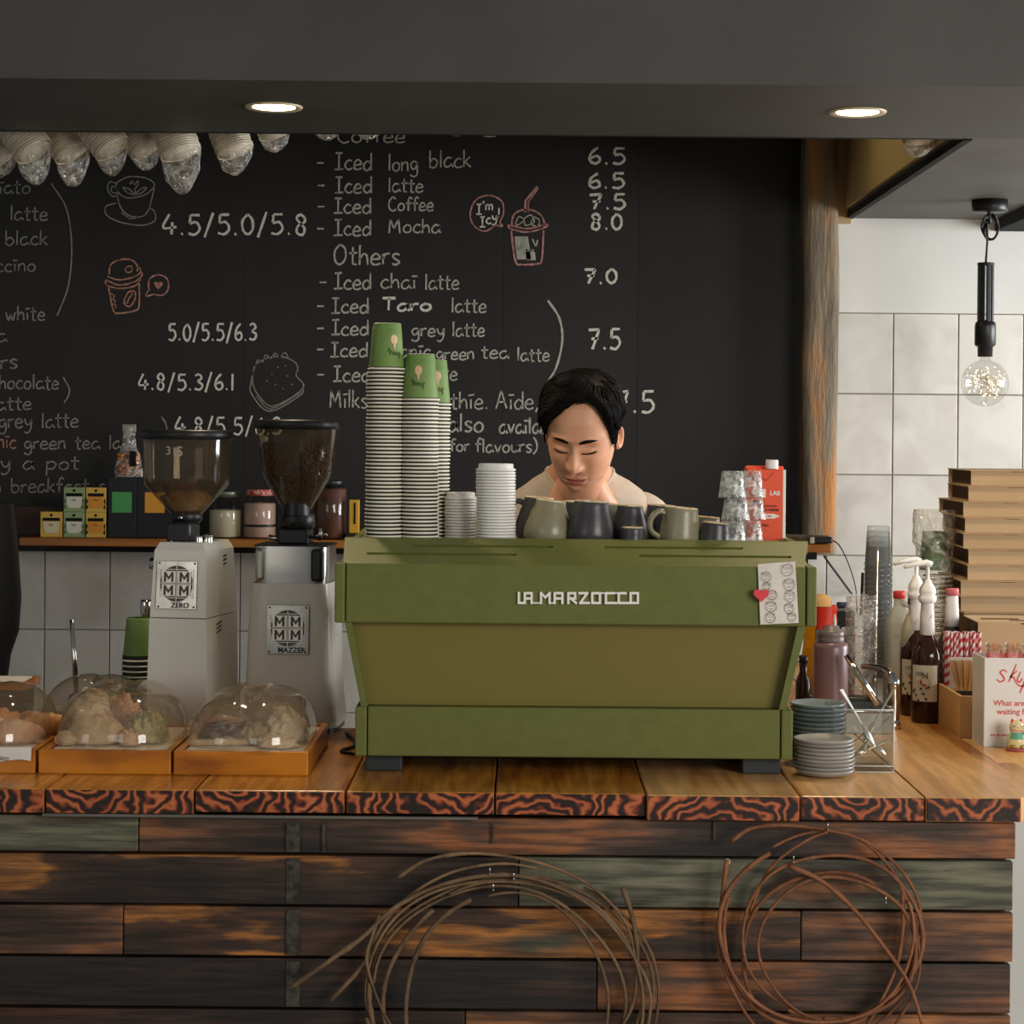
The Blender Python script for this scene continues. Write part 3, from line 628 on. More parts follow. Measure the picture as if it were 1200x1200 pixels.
MB().box(((B0+B3)/2, .3, (zD)/2+.01), (B3-B0-.06, .42, zD*.55)).build('underbody', m_dark, em)
for (pa, pb) in ((427, 470), (872, 917)):
    for yy in (.07, .46): MB().box(((LX(pa, 898)+LX(pb, 898))/2, yy, zD/2), (LX(pb, 898)-LX(pa, 898), .075, zD), bev=.003).build('foot', m_rubber, em)
for k in (-.3, 0, .3):   # group heads and portafilters on the barista side
    g = MB().lathe([(.0, -.05), (.036, -.05), (.036, 0), (.03, .02), (0, .02)], 20, c=(k, .57, zB_+.01)); g.build('group_head', m_chrome, em)
# badge lettering, drawn as squared strokes
lg = MB(); cx0, cx1, cy0, cy1 = 607.5, 747.5, 695.0, 706.5
def sq(pts, w_=2.7):
    for (xa, ya), (xb, yb) in zip(pts, pts[1:]):
        sq.n += 1; yo = .00006*(sq.n % 37)
        a = P(xa, ya, 3.997)-Vector((mx, 4, TOP)); b_ = P(xb, yb, 3.997)-Vector((mx, 4, TOP)); ww = S(w_, 4)/2
        dd = (b_-a).normalized(); a = a-dd*ww; b_ = b_+dd*ww; n_ = Vector((-dd.z, 0, dd.x))*ww
        lg.hexa([a+n_-Vector((0, .002+yo, 0)), a-n_-Vector((0, .002+yo, 0)), b_-n_-Vector((0, .002+yo, 0)), b_+n_-Vector((0, .002+yo, 0)), a+n_+Vector((0, .003, 0)), a-n_+Vector((0, .003, 0)), b_-n_+Vector((0, .003, 0)), b_+n_+Vector((0, .003, 0))])
sq.n = 0
T_, Bm, Mi = cy0, cy1, (cy0+cy1)/2+.5
sq([(608, T_), (608, Bm), (613, Bm)])
sq([(615, Bm), (615, T_), (623, T_), (623, Bm)]); sq([(615, Mi), (623, Mi)]); sq([(623, Bm), (634, Bm)], 1.6)
sq([(634, Bm), (634, T_), (639, T_+5), (644, T_), (644, Bm)], 2.6)
sq([(650, Bm), (650, T_), (659, T_), (659, Bm)]); sq([(650, Mi), (659, Mi)]); sq([(644, Bm), (650, Bm)], 1.6)
sq([(666, Bm), (666, T_), (674, T_), (674, Mi), (666, Mi)]); sq([(669, Mi), (675, Bm)])
sq([(679, T_), (688, T_), (680, Bm), (690, Bm)])
sq([(694, Bm), (694, T_), (703, T_), (703, Bm), (694, Bm)]); sq([(703, T_), (712, T_)], 1.6)
sq([(719, T_), (710, T_), (710, Bm), (722, Bm)]); sq([(719, T_), (724, T_)], 1.6); sq([(733, T_), (725, T_), (725, Bm), (738, Bm)])
sq([(739, Bm), (739, T_), (747.5, T_), (747.5, Bm), (739, Bm)])
lg.build('white_lettering', m_logo, em)

# note and magnet
nt_ = thing('doodled_note', 'white note with small ink face doodles held on the green panel', 'note', P(912, 695, 3.994), 0)
q = [(888, 661), (932, 658), (936, 730), (891, 732)]
O = P(912, 695, 3.994)
def nf(u, v):
    a = Vector((q[0][0], q[0][1], 0)).lerp(Vector((q[1][0], q[1][1], 0)), u); b_ = Vector((q[3][0], q[3][1], 0)).lerp(Vector((q[2][0], q[2][1], 0)), u); p = a.lerp(b_, v)
    return P(p.x, p.y, 3.996-.0025*math.sin(math.pi*u)*v-.001)-O
MB().grid(nf, 10, 10).build('paper', m_paper, nt_)
ik = MB(); rr_ = random.Random(5)
for cx, cy, s_ in [(898, 676, 5), (923, 668, 6), (925, 685, 6), (905, 697, 5), (926, 699, 5.5), (904, 711, 5.5), (925, 713, 5), (903, 724, 5), (928, 723, 4.5), (899, 687, 4)]:
    pts = [(cx+s_*math.cos(t*.7)*(1+.2*rr_.random()), cy+s_*1.1*math.sin(t*.7)*(1+.2*rr_.random())) for t in range(10)]
    def ikl(pp, w_=.55): ik.ribbon([P(a, b, 3.9905)-O for a, b in pp], S(w_, 4))
    ikl(pts); ikl([(cx-2, cy-1), (cx-1, cy-1)], .9); ikl([(cx+1.5, cy-1), (cx+2.5, cy-1)], .9); ikl([(cx-1.5, cy+2.5), (cx, cy+3), (cx+1.5, cy+2.4)])
    for k in range(3): ikl([(cx-s_+k*s_*.8, cy-s_), (cx-s_*.6+k*s_*.7, cy-s_*.2-rr_.random()*2)])
ik.build('ink_faces', m_ink, nt_)
hm = MB(); hp = []
for k in range(28):
    t = 2*math.pi*k/28; hx = 16*math.sin(t)**3; hz = 13*math.cos(t)-5*math.cos(2*t)-2*math.cos(3*t)-math.cos(4*t)
    hp.append((hx*.00095, hz*.0009))
hm.prism(hp, -.003, .003); o = hm.build('heart_magnet', m_red, None, P(892, 697, 3.986), label=None); tag(o, 'red heart magnet at the left edge of the doodled note', 'magnet')

# ============================================================ PAPER CUPS, inverted, every one a thing
TR = zE+TOP-.024  # cup tray surface
def cup_mesh(h, rb, rt, band=True):
    root = bpy.data.objects.new('paper_cup', MB().lathe([(rb-.002, h), (rb, h-.001), (rb+.001, h-.003), (rb+(rt-rb)*.5, h*.5), (rt, .0065)], 36, closed=True).add(
        [(math.cos(2*math.pi*i/36)*(rb-.003), math.sin(2*math.pi*i/36)*(rb-.003), h-.005) for i in range(36)], [tuple(range(36))]).mesh('paper_cup', m_cupgreen)); COL.objects.link(root)
    MB().lathe([(rt-.001, .0045), (rt+.0030, .0040), (rt+.0037, .0024), (rt+.0030, .0008), (rt-.001, 0), (rt-.002, .0022)], 36, closed=True).build('rolled_rim', m_cream, root)
    if band: MB().lathe([(rt+.0006, .0042), (rt+.0002, .014)], 36, closed=True).build('dark_band', m_cupshade, root)  # dark colour stands in for shade between the nested rims
    return root
cupA = cup_mesh(.096, .028, .0365); cupT = cup_mesh(.096, .028, .0365, False)
MB().lathe([(.0287, .0952), (.0275, .0962), (.0262, .0952)], 36, closed=True).build('base_ring', m_cream, cupT)
def topcup_art(root, ang):
    def on(a, z, r_=.0004):
        rad = .028+(.0365-.028)*(.096-z)/.096+r_+.0006; return Vector((math.sin(a+ang)*rad, -math.cos(a+ang)*rad, z))
    mb = MB(); N_ = 14
    pts = [on(.24*math.cos(2*math.pi*k/N_), .062+.010*math.sin(2*math.pi*k/N_)) for k in range(N_)]
    mb.add(pts, [tuple(range(N_))]); pts = [on(-.09, .054), on(.09, .054), on(.05, .040), on(-.03, .043)]; mb.add(pts, [(0, 1, 2, 3)])
    mb.build('cone_print', mat('print_cream', 'D9B58A', .6), root)
    mb = MB(); sc = [(-.42, .036), (-.34, .046), (-.3, .03), (-.2, .04), (-.14, .03), (-.05, .038), (.0, .029), (.1, .037), (.15, .029), (.25, .036), (.3, .022), (.36, .038), (.4, .034)]
    for k in range(len(sc)-1):
        a, b_ = sc[k], sc[k+1]; mb.tube([on(a[0]+(b_[0]-a[0])*t, a[1]+(b_[1]-a[1])*t) for t in (0, .33, .66, 1)], .0005, 4)
    mb.build('script_print', mat('print_dark', '2E3A1C', .6), root); mb = MB()
    for z in (.083, .078): mb.tube([on(-.5+k*.1, z) for k in range(11)], .0002, 3)
    mb.build('line_print', mat('print_dark', '2E3A1C', .6), root)
def stack(px, y0, y1, d, lean, label, grp, toplabel, art, sway):
    z0 = TR; ztop = P(px, y0, d).z; n = int(round((ztop-z0)/.0078)); first = True
    for k in range(n):
        zz = z0+k*.0078; xx = X(px, d, zz)+lean*(k/n)+sway*math.sin(k*.55)*.0008+random.uniform(-.0006, .0006)
        if k == n-1:
            c = copy_tree(cupT); c.location = (xx+.002, d, zz); topcup_art(c, art); tag(c, toplabel, 'paper cup'); continue
        c = dup(cupA, (xx, d, zz)); tag(c, label, 'paper cup', grp)
        c.rotation_euler.z = random.random()
dS = 4.18
stack(450, 430, 630, dS, .004, 'upside-down green paper cup nested in the tallest, left-hand stack on the machine', 'cups in the tallest left stack', 'fully visible green paper cup topping the tallest left stack', .55, 1)
stack(492, 466, 630, dS, -.001, 'upside-down green paper cup nested in the middle stack on the machine', 'cups in the middle stack', 'fully visible green paper cup topping the middle stack', -.1, .5)
stack(504, 470, 630, dS+.12, .004, 'upside-down green paper cup nested in the rear stack, half hidden by the middle one', 'cups in the rear stack', 'top cup of the rear stack, half hidden by the middle cup', .35, .5)
for c_ in (cupA, cupT):
    for k in list(c_.children): bpy.data.objects.remove(k)
    bpy.data.objects.remove(c_)
# lids
def lid_mesh(r):
    return MB().lathe([(0, .010), (r*.78, .010), (r*.80, .0145), (r*.86, .0150), (r*.885, .0135), (r*.90, .006), (r*.97, .005), (r, .004), (r+.0012, .002), (r, 0), (r-.001, .001)], 40, closed=True).mesh('cup_lid', m_lid)
for px, y0, r, d, label, grp, tl in [(581, 542, .0405, 4.19, 'white plastic lid in the taller stack of lids behind the machine lip', 'lids in the taller stack', 'topmost white lid of the taller lid stack'),
                          (540, 575, .0335, 4.27, 'white plastic lid in the shorter stack of lids beside the paper cups', 'lids in the shorter stack', 'topmost white lid of the shorter lid stack')]:
    me = lid_mesh(r); z0 = TR; n = int((P(px, y0, d).z-z0-.013)/.0062)
    for k in range(n+1):
        o = bpy.data.objects.new('cup_lid', me); COL.objects.link(o); zz = z0+k*.0062
        o.location = (X(px, d, zz)+random.uniform(-.0005, .0005), d, zz); o.rotation_euler.z = random.random()*6
        tag(o, tl if k == n else label, 'cup lid', None if k == n else grp)

# ============================================================ MUGS
def mug(h, rb, rm, rt, m_, label, px, d, tilt=0, tdir=0, handle=None, z0=None, grp=None, jug=False):
    z0 = TR if z0 is None else z0
    t = thing('mug', label, 'mug', (X(px, d, z0+.03), d, z0), 0, grp); t.rotation_euler = (math.sin(tdir)*tilt, math.cos(tdir)*tilt, 0)
    pr = [(0, 0), (rb*.9, 0), (rb, .004), (rm*.99, h*.22), (rm, h*.34), (rm*.95, h*.5), (rt+(rm-rt)*.42, h*.72), (rt*1.03, h*.9), (rt, h*.985)]
    MB().lathe(pr+[(rt-.001, h)], 40, closed=True).build('body', m_, t)
    MB().lathe([(rt, h*.985), (rt+.0008, h), (rt-.002, h+.0015), (rt-.0045, h-.001)], 40, closed=True).build('rim', m_mugrim, t)
    MB().lathe([(rt-.0035, h), (rt-.002, h*.8), (rm-.006, h*.4), (rb-.004, h*.08), (0, h*.06)], 32, closed=True).build('inside', m_mugin, t)
    if handle is not None:
        c, s_ = math.cos(handle), math.sin(handle); pts = [(rt*1.0, h*.86), (rt+.016, h*.88), (rm+.022, h*.68), (rm+.020, h*.42), (rm*.97, h*.27)]
        MB().tube(smooth_line([(c*a, s_*a, z) for a, z in pts], 5), .0052, 8, flat=1.3).build('handle', m_, t)
    return t
mug(.100, .034, .050, .031, m_mugolive, 'leftmost big-bellied olive-grey mug on the machine', 640, 4.22, .10, 0, R(120))
mug(.102, .034, .046, .031, m_mugdark, 'dark grey mug tucked behind the leftmost olive mug', 627, 4.36, .08, 0, R(180))
mug(.100, .036, .049, .036, m_mugdark, 'biggest dark charcoal mug, right of the leftmost olive mug', 691, 4.20, .04, 0, R(80))
mug(.094, .034, .044, .033, m_mugdark, 'dark mug wedged behind the biggest charcoal mug', 676, 4.34, .05, 0, R(70))
mug(.090, .034, .041, .027, m_mugdark, 'narrow-topped dark mug right of the biggest charcoal mug', 736, 4.25, .05, 0, R(60))
mug(.088, .032, .040, .030, m_mugolive, 'olive mug half hidden between two dark mugs', 718, 4.38, .05, 0, R(90))
mug(.048, .022, .025, .0235, m_mugdark, 'tiny dark espresso cup in front of the narrow-topped dark mug', 741, 4.155, 0, 0, R(60))
mug(.088, .036, .043, .034, m_mugolive, 'right-hand olive-grey mug with its handle pointing left', 795, 4.2, .07, 0, R(195))
mug(.088, .034, .040, .030, m_mugdark, 'dark mug behind the handle of the right-hand olive mug', 772, 4.34, .06, 0, R(80))
mug(.058, .026, .034, .028, m_mugdark, 'small round dark cup beside the clear tumblers', 836, 4.19, .07, 0, R(100))
mug(.064, .028, .035, .031, m_mugolive, 'small olive cup behind the small round dark cup', 824, 4.33, .06, 0, R(90))

# clear tumblers, upside down in three tiers
def tumbler(px, d, z, h=.062, rb=.024, rt=.032, label='', k=1):
    t = tag(MB().lathe([(0, h), (rb*.9, h), (rb, h-.003), (rb+(rt-rb)*.5, h*.5), (rt, .003), (rt+.001, .0015), (rt, 0), (rt-.002, .001), (rb+(rt-rb)*.5-.002, h*.5), (rb-.003, h-.008), (0, h-.008)], 28, closed=True).build('tumbler', m_glassware, None, (X(px, d, z), d, z)), label, 'tumbler')
tumbler(858, 4.19, TR, label='front left clear tumbler of the lowest tier beside the carton'); tumbler(878, 4.24, TR, label='clear tumbler of the lowest tier nearest the red carton')
tumbler(862, 4.19, TR+.0635, .045, .023, .029, 'clear tumbler in the middle of the left column'); tumbler(881, 4.24, TR+.0635, .045, .023, .029, 'clear tumbler in the middle of the right column')
tumbler(858, 4.19, TR+.110, .055, .022, .028, 'topmost clear tumbler on the left column'); tumbler(880, 4.24, TR+.110, .055, .021, .027, 'topmost clear tumbler on the right column')

# carton
d = 4.26; bx = (X(898, d, TR)); ct = thing('milk_carton', 'orange-red milk carton with white screw cap behind the tumblers', 'carton', (bx, d, TR))
hC = P(900, 549, d).z-TR; wC = S(46, d)
m_cart = mat('carton_orange', 'E8552E', .45); m_cw = mat('carton_white', 'EDE4DA', .4); m_cd = mat('carton_print', '7A2A1C', .5)
MB().box((-.003, .035, hC/2), (wC-.006, .07, hC-.004), bev=.002).build('body', m_cart, ct)
MB().box((wC/2-.0045, .035, hC/2-.001), (.006, .071, hC-.003), bev=.001).build('white_edge', m_cw, ct)
MB().box((-.002, .034, hC-.002+.003), (wC-.002, .012, .008), bev=.002).build('top_fold', m_cart, ct)
MB().lathe([(.013, 0), (.0135, .002), (.0135, .017), (.0125, .019), (0, .019)], 24, c=(.012, .014, hC-.001), closed=True).build('cap', m_cw, ct)
MB().box((-.012, -.001, hC-.052), (.019, .001, .018)).build('white_square', m_cw, ct)
text('LAB', .0125, 'brand_word', m_cw, ct, (.017, -.0012, hC-.052), bold=.0004)
text('MILK', .011, 'product_word', m_cd, ct, (-.016, -.0012, hC-.071), bold=.0003)
text('AUSTRALIAN', .0055, 'small_print', m_cd, ct, (.005, -.0012, hC-.079)); text('FULL CREAM', .0068, 'small_print', m_cd, ct, (.006, -.0012, hC-.087), bold=.0003)
text('500mL', .006, 'small_print', m_cd, ct, (-.003, -.0012, hC-.119), bold=.0002)
MB().prism([(0, 0), (.022, 0), (.027, .003), (.032, .003), (.032, .007), (.027, .007), (.022, .010), (0, .010)], -.001, 0).build('white_bottle_print', m_cw, ct, (-.006, -.0005, hC-.105))
text('MILK', .005, 'small_print', m_cart, ct, (.006, -.0022, hC-.100))
mb = MB(); mb.tube([(-.02, -.0012, hC-.008), (-.002, -.0012, hC-.026), (.014, -.0012, hC-.008)], .0005, 4).build('crease_line', m_cd, ct)

# ============================================================ GRINDERS
def badge(parent, w_, h_, mtx, word):
    b = MB().box((0, 0, 0), (w_, .003, h_), bev=.001).build('badge', mat('etched_steel', 'A6A49C', .18, 1, col2='8C8A82', scale=14), parent); b.matrix_local = mtx
    disk = [(math.cos(2*math.pi*k/32)*w_*.40, h_*.03+math.sin(2*math.pi*k/32)*w_*.42) for k in range(32)]
    o = MB().prism(disk, -.0022, -.0014).build('emblem', mat('emblem_dark', '4A453E', .4, .4), b)
    me_ = mat('emblem_brown', '4A4238', .5); g_ = MB(); ml = mat('emblem_light', 'C6C3BA', .3, .6)
    for (x_, z_, a, c) in [(0, h_*.03, .0016, w_*.92), (-w_*.4, h_*.03, .0012, w_*.66), (w_*.4, h_*.03, .0012, w_*.66)]: g_.box((x_, -.0026, z_), (a, .0008, c))
    for z_ in (-w_*.33, 0, w_*.33): g_.box((0, -.0026, h_*.03+z_), (w_*.8, .0008, .0013))
    g_.build('emblem_bars', ml, b)
    for sx in (-1, 1):
        for sz in (-1, 1):
            MB().box((sx*w_*.19, -.0028, h_*.03+sz*w_*.155), (w_*.33, .0008, w_*.27)).build('emblem_square', ml, b)
            q_ = w_*.115; MB().prism([(-q_, -q_), (-q_*.55, -q_), (-q_*.55, q_*.2), (0, -q_*.6), (q_*.55, q_*.2), (q_*.55, -q_), (q_, -q_), (q_, q_), (q_*.6, q_), (0, 0), (-q_*.6, q_), (-q_, q_)], -.0005, .0003).build('emblem_letter', me_, b, (sx*w_*.19, -.0036, h_*.03+sz*w_*.155))
            MB().lathe([(0, .001), (.0022, 0)], 10, mtx=Matrix.Rotation(R(90), 4, 'X')).build('screw', m_blackp, b, (sx*w_*.43, -.0025, sz*h_*.45))
    text(word, w_*.17, 'model_word', me_, b, (w_*.1, -.003, -h_*.42), bold=.0003)
    return b
def hopper(parent, zc, prof, lidr, zl, zin, beans=None):
    MB().lathe(prof, 48, c=(0, 0, zc), closed=True).build('hopper', m_hopper, parent)
    MB().lathe([(0, .014), (lidr*.96, .014), (lidr, .010), (lidr+.001, -.006), (lidr-.004, -.008), (lidr-.004, 0)], 48, c=(0, 0, zl), closed=True).build('hopper_lid', m_blackp, parent)
# left grinder, turned a little so its right flank shows
dG = 4.50; g1 = thing('coffee_grinder', 'left white coffee grinder with an almost empty hopper', 'coffee grinder', (X(222, dG, TOP), dG+.05, TOP), R(-11))
hb = P(222, 638, dG).z-TOP
def ring(wx, wy, z, x0=0, y0=0): return [(-wx/2+x0, -wy/2+y0, z), (wx/2+x0, -wy/2+y0, z), (wx/2+x0, wy/2+y0, z), (-wx/2+x0, wy/2+y0, z)]
MB().hexa(ring(.140, .22, .012)+ring(.130, .207, hb-.160)).build('lower_body', m_white, g1)
bm_ = MB().hexa(ring(.129, .205, hb-.158)+ring(.118, .185, hb-.012)).hexa(ring(.118, .185, hb-.012)+ring(.100, .165, hb+.006)); bm_.build('upper_body', m_white, g1)
MB().box((0, 0, .006), (.15, .23, .012), bev=.003).build('base', m_blackp, g1)
badge(g1, S(50, dG), S(56, dG), Matrix.Translation((-.004, -.0995, hb-.087)) @ Matrix.Rotation(R(-3.9), 4, 'X'), 'ZERO')
for k in range(3):
    MB().box((.0655, -.02, hb-.175-k*.009), (.002, .034, .0025), rx=R(8)).build('vent_slot', m_dark, g1)
    MB().box((.0605, .03, hb-.028-k*.009), (.002, .02, .0025), rx=R(8)).build('vent_slot', m_dark, g1)
for sx, sy, r_, h_ in ((-.035, -.045, .009, .018), (.026, -.045, .009, .018), (.042, -.03, .012, .02)): MB().lathe([(0, h_), (r_*.9, h_), (r_, h_-.002), (r_, 0)], 20, c=(sx, sy, hb+.002), closed=True).build('top_button', m_chrome, g1)
MB().box((0, -.02, hb+.026), (.056, .07, .045), bev=.006).build('collar_block', m_blackp, g1)
MB().lathe([(.030, .0), (.036, .008), (.036, .02), (.028, .032)], 30, c=(0, 0, hb+.045)).build('collar', m_blackp, g1)
MB().lathe([(0, 0), (.005, 0), (.005, .004), (0, .005)], 12, mtx=Matrix.Rotation(R(90), 4, 'X'), c=(0, -.036, hb+.058)).build('lock_pin', m_chrome, g1)
hopper(g1, hb+.065, [(.033, -.004), (.036, .002), (.094, .066), (.0965, .079), (.0985, .15), (.1005, .175)], .103, hb+.240, 0)
MB().lathe([(.034, .0), (.030, .01), (.030, .060), (.026, .070), (0, .072)], 30, c=(0, 0, hb+.07), closed=True).build('hopper_throat', clear('brown_throat', 'B0805C', 1.5, .1, haze=.35, hazecol='7A5238'), g1)
MB().lathe([(.036, .0), (.060, .03), (.04, .045), (0, .048)], 30, c=(0, 0, hb+.073), closed=True).build('bean_dust', mat('bean_dust', '6E4A32', .8, col2='A08468', scale=30), g1)
text('5', .03, 'chalk_like_print', mat('hopper_print', 'A49C88', .7), g1, (.02, -.099, hb+.205), bold=.0004); text('3', .026, 'chalk_like_print', bpy.data.materials['hopper_print'], g1, (-.006, -.1, hb+.207))
for c_ in g1.children:
    if c_.name.startswith(('collar', 'lock_pin', 'hopper', 'bean_dust', 'chalk_like')): c_.location.x -= .020
MB().lathe([(0, 0), (.011, 0), (.013, .004), (.013, .022), (0, .026)], 20, mtx=Matrix.Rotation(R(-90), 4, 'Y'), c=(-.066, -.04, hb-.045)).build('side_knob', m_chrome, g1)

# right grinder: flared enamel body, polished head
dG2 = 4.56; g2 = thing('coffee_grinder', 'right white coffee grinder with a hopper full of dark beans', 'coffee grinder', (X(342, dG2, TOP), dG2+.06, TOP), R(-4))
def g2f(prof, e=.32, n=48, off=0):
    mb = MB(); vs = []; 
    def fn(u, v):
        i = v*(len(prof)-1); k = min(int(i), len(prof)-2); t = i-k; a_, b_, z = [prof[k][q]*(1-t)+prof[k+1][q]*t for q in range(3)]
        an = 2*math.pi*u; c, s_ = math.cos(an), math.sin(an)
        return (math.copysign(abs(c)**e, c)*a_, math.copysign(abs(s_)**e, s_)*b_, z)
    mb.grid(fn, n, (len(prof)-1)*4+1, cu=True); return mb
hw = P(342, 683, dG2).z-TOP; hh = P(342, 640, dG2).z-TOP
px2 = lambda p: S(p, dG2)
g2f([(px2(56), .10, .012), (px2(57), .105, .03), (px2(54), .10, .07), (px2(53), .098, .10), (px2(50.5), .094, hw-.09), (px2(46), .088, hw)]).build('flared_body', m_white, g2)
g2f([(px2(55), .098, .0), (px2(55), .098, .014)]).build('base', m_blackp, g2)
g2f([(px2(44.5), .086, hw-.004), (px2(44), .086, hw)]).build('body_rim', m_cream, g2)
g2f([(px2(43), .083, hw-.02), (px2(44), .083, hw+.03), (px2(44), .082, hh)], .38).build('polished_head', m_steel, g2)
MB().box((px2(32), -.062, (hw+hh)/2), (.030, .05, hh-hw-.008), bev=.008).build('black_side_cheek', m_blackp, g2)
MB().box((-px2(35), -.058, (hw+hh)/2), (.024, .05, hh-hw-.008), bev=.008).build('steel_side_cheek', m_brush, g2)
MB().box((0, 0, hh+.001), (px2(86), .15, .004)).build('head_top', m_blackp, g2)
badge(g2, S(50, dG2), S(57, dG2), Matrix.Translation((.0, -.0975, P(340, 736, dG2).z-TOP)) @ Matrix.Rotation(R(-3), 4, 'X'), 'MAZZER')
MB().box((.0, -.01, hh+.020), (px2(36), .07, .036), bev=.005).build('collar_block', m_blackp, g2)
MB().prism([(-.006, .008), (0, -.006), (.006, .008)], -.047, -.043).build('arrow_mark', m_dark, g2, (0, 0, hh+.04))
MB().lathe([(.036, 0), (.042, .006), (.042, .03), (.034, .044)], 30, c=(0, .0, hh+.036)).build('collar', m_blackp, g2)
MB().lathe([(0, 0), (.004, 0), (.004, .004), (0, .005)], 12, mtx=Matrix.Rotation(R(90), 4, 'X'), c=(.0, -.042, hh+.044)).build('lock_pin', m_chrome, g2)
MB().tube([(.03, -.02, hh+.018), (.075, -.03, hh+.026)], .004, 8).tube([(-.03, -.02, hh+.012), (-.06, -.02, hh+.018)], .006, 8).tube([(.058, -.03, hh+.012), (.06, -.03, hh+.040)], .005, 8).build('adjusting_lever', m_chrome, g2)
hopper(g2, hh+.078, [(.030, -.004), (.032, .002), (.074, .072), (.078, .082), (.090, .160), (.093, .190)], .096, hh+.270, 0)
MB().lathe([(.029, .002), (.070, .072), (.075, .084), (.084, .142), (.06, .155), (0, .158)], 40, c=(0, 0, hh+.078), closed=True).build('bean_fill', mat('bean_mass', '24130B', .5, col2='4A2B18', scale=120, bump=1, bscale=140), g2)
bmesh_b = MB()
for k in range(620):
    a = random.uniform(-math.pi, math.pi); v = random.random(); z = .086+.056*v+.0; rr = .0755+(.084-.0755)*v+.0005
    if k > 480: z = .15; rr = random.uniform(0, .08)
    c_ = Vector((math.cos(a)*rr, math.sin(a)*rr, hh+.078+z)); mt = Matrix.Translation(c_) @ Matrix.Rotation(random.random()*6, 4, 'Z') @ Matrix.Rotation(random.random()*3, 4, 'X')
    bmesh_b.lathe([(0, -.0045), (.0028, -.002), (.0028, .002), (0, .0045)], 5, mtx=mt)
b = bmesh_b.build('beans', m_bean, g2); b['kind'] = 'stuff'
tb = MB(); tb.lathe([(.034, -.01), (.030, .02), (.028, .072), (.014, .09), (0, .09)], 30, c=(0, -.012, hh+.078), closed=True); tb.build('black_hopper_core', m_blackp, g2)
# cable of the grinder
pts = smooth_line([(X(405, 4.5, TOP), 4.52, TOP+.004), (X(415, 4.3, TOP), 4.35, TOP+.004), (X(400, 4.25, TOP), 4.25, TOP+.004), (X(430, 4.22, TOP), 4.22, TOP+.004)], 8)
tag(MB().tube(pts, .004, 8).build('power_cable', m_blackp), 'black power cable on the worktop between right grinder and machine', 'cable')

# stack of cups behind the left grinder
cp = cup_mesh(.10, .029, .038)
for k in range(12):
    zz = TOP+k*.0125; c = dup(cp, (X(163, 4.72, zz), 4.72, zz)); tag(c, 'topmost green paper cup behind the left grinder' if k == 11 else 'green paper cup nested in the short stack behind the left grinder', 'paper cup', None if k == 11 else 'cups behind the left grinder')
for k in list(cp.children): bpy.data.objects.remove(k)
bpy.data.objects.remove(cp)
ck = thing('steel_kettle', 'narrow steel pot topped by a chrome knob, half hidden behind the left grinder', 'pot', (X(171, 4.85, 1.2), 4.85, TOP))
MB().lathe([(0, 0), (.05, 0), (.052, .01), (.04, .16), (.018, .20), (.018, .22)], 28, closed=True).build('body', m_brush, ck)
MB().lathe([(.010, .22), (.013, .235), (.014, .25), (.014, .262), (.012, .268), (.0, .269)], 20, closed=True).build('knob', m_chrome, ck)

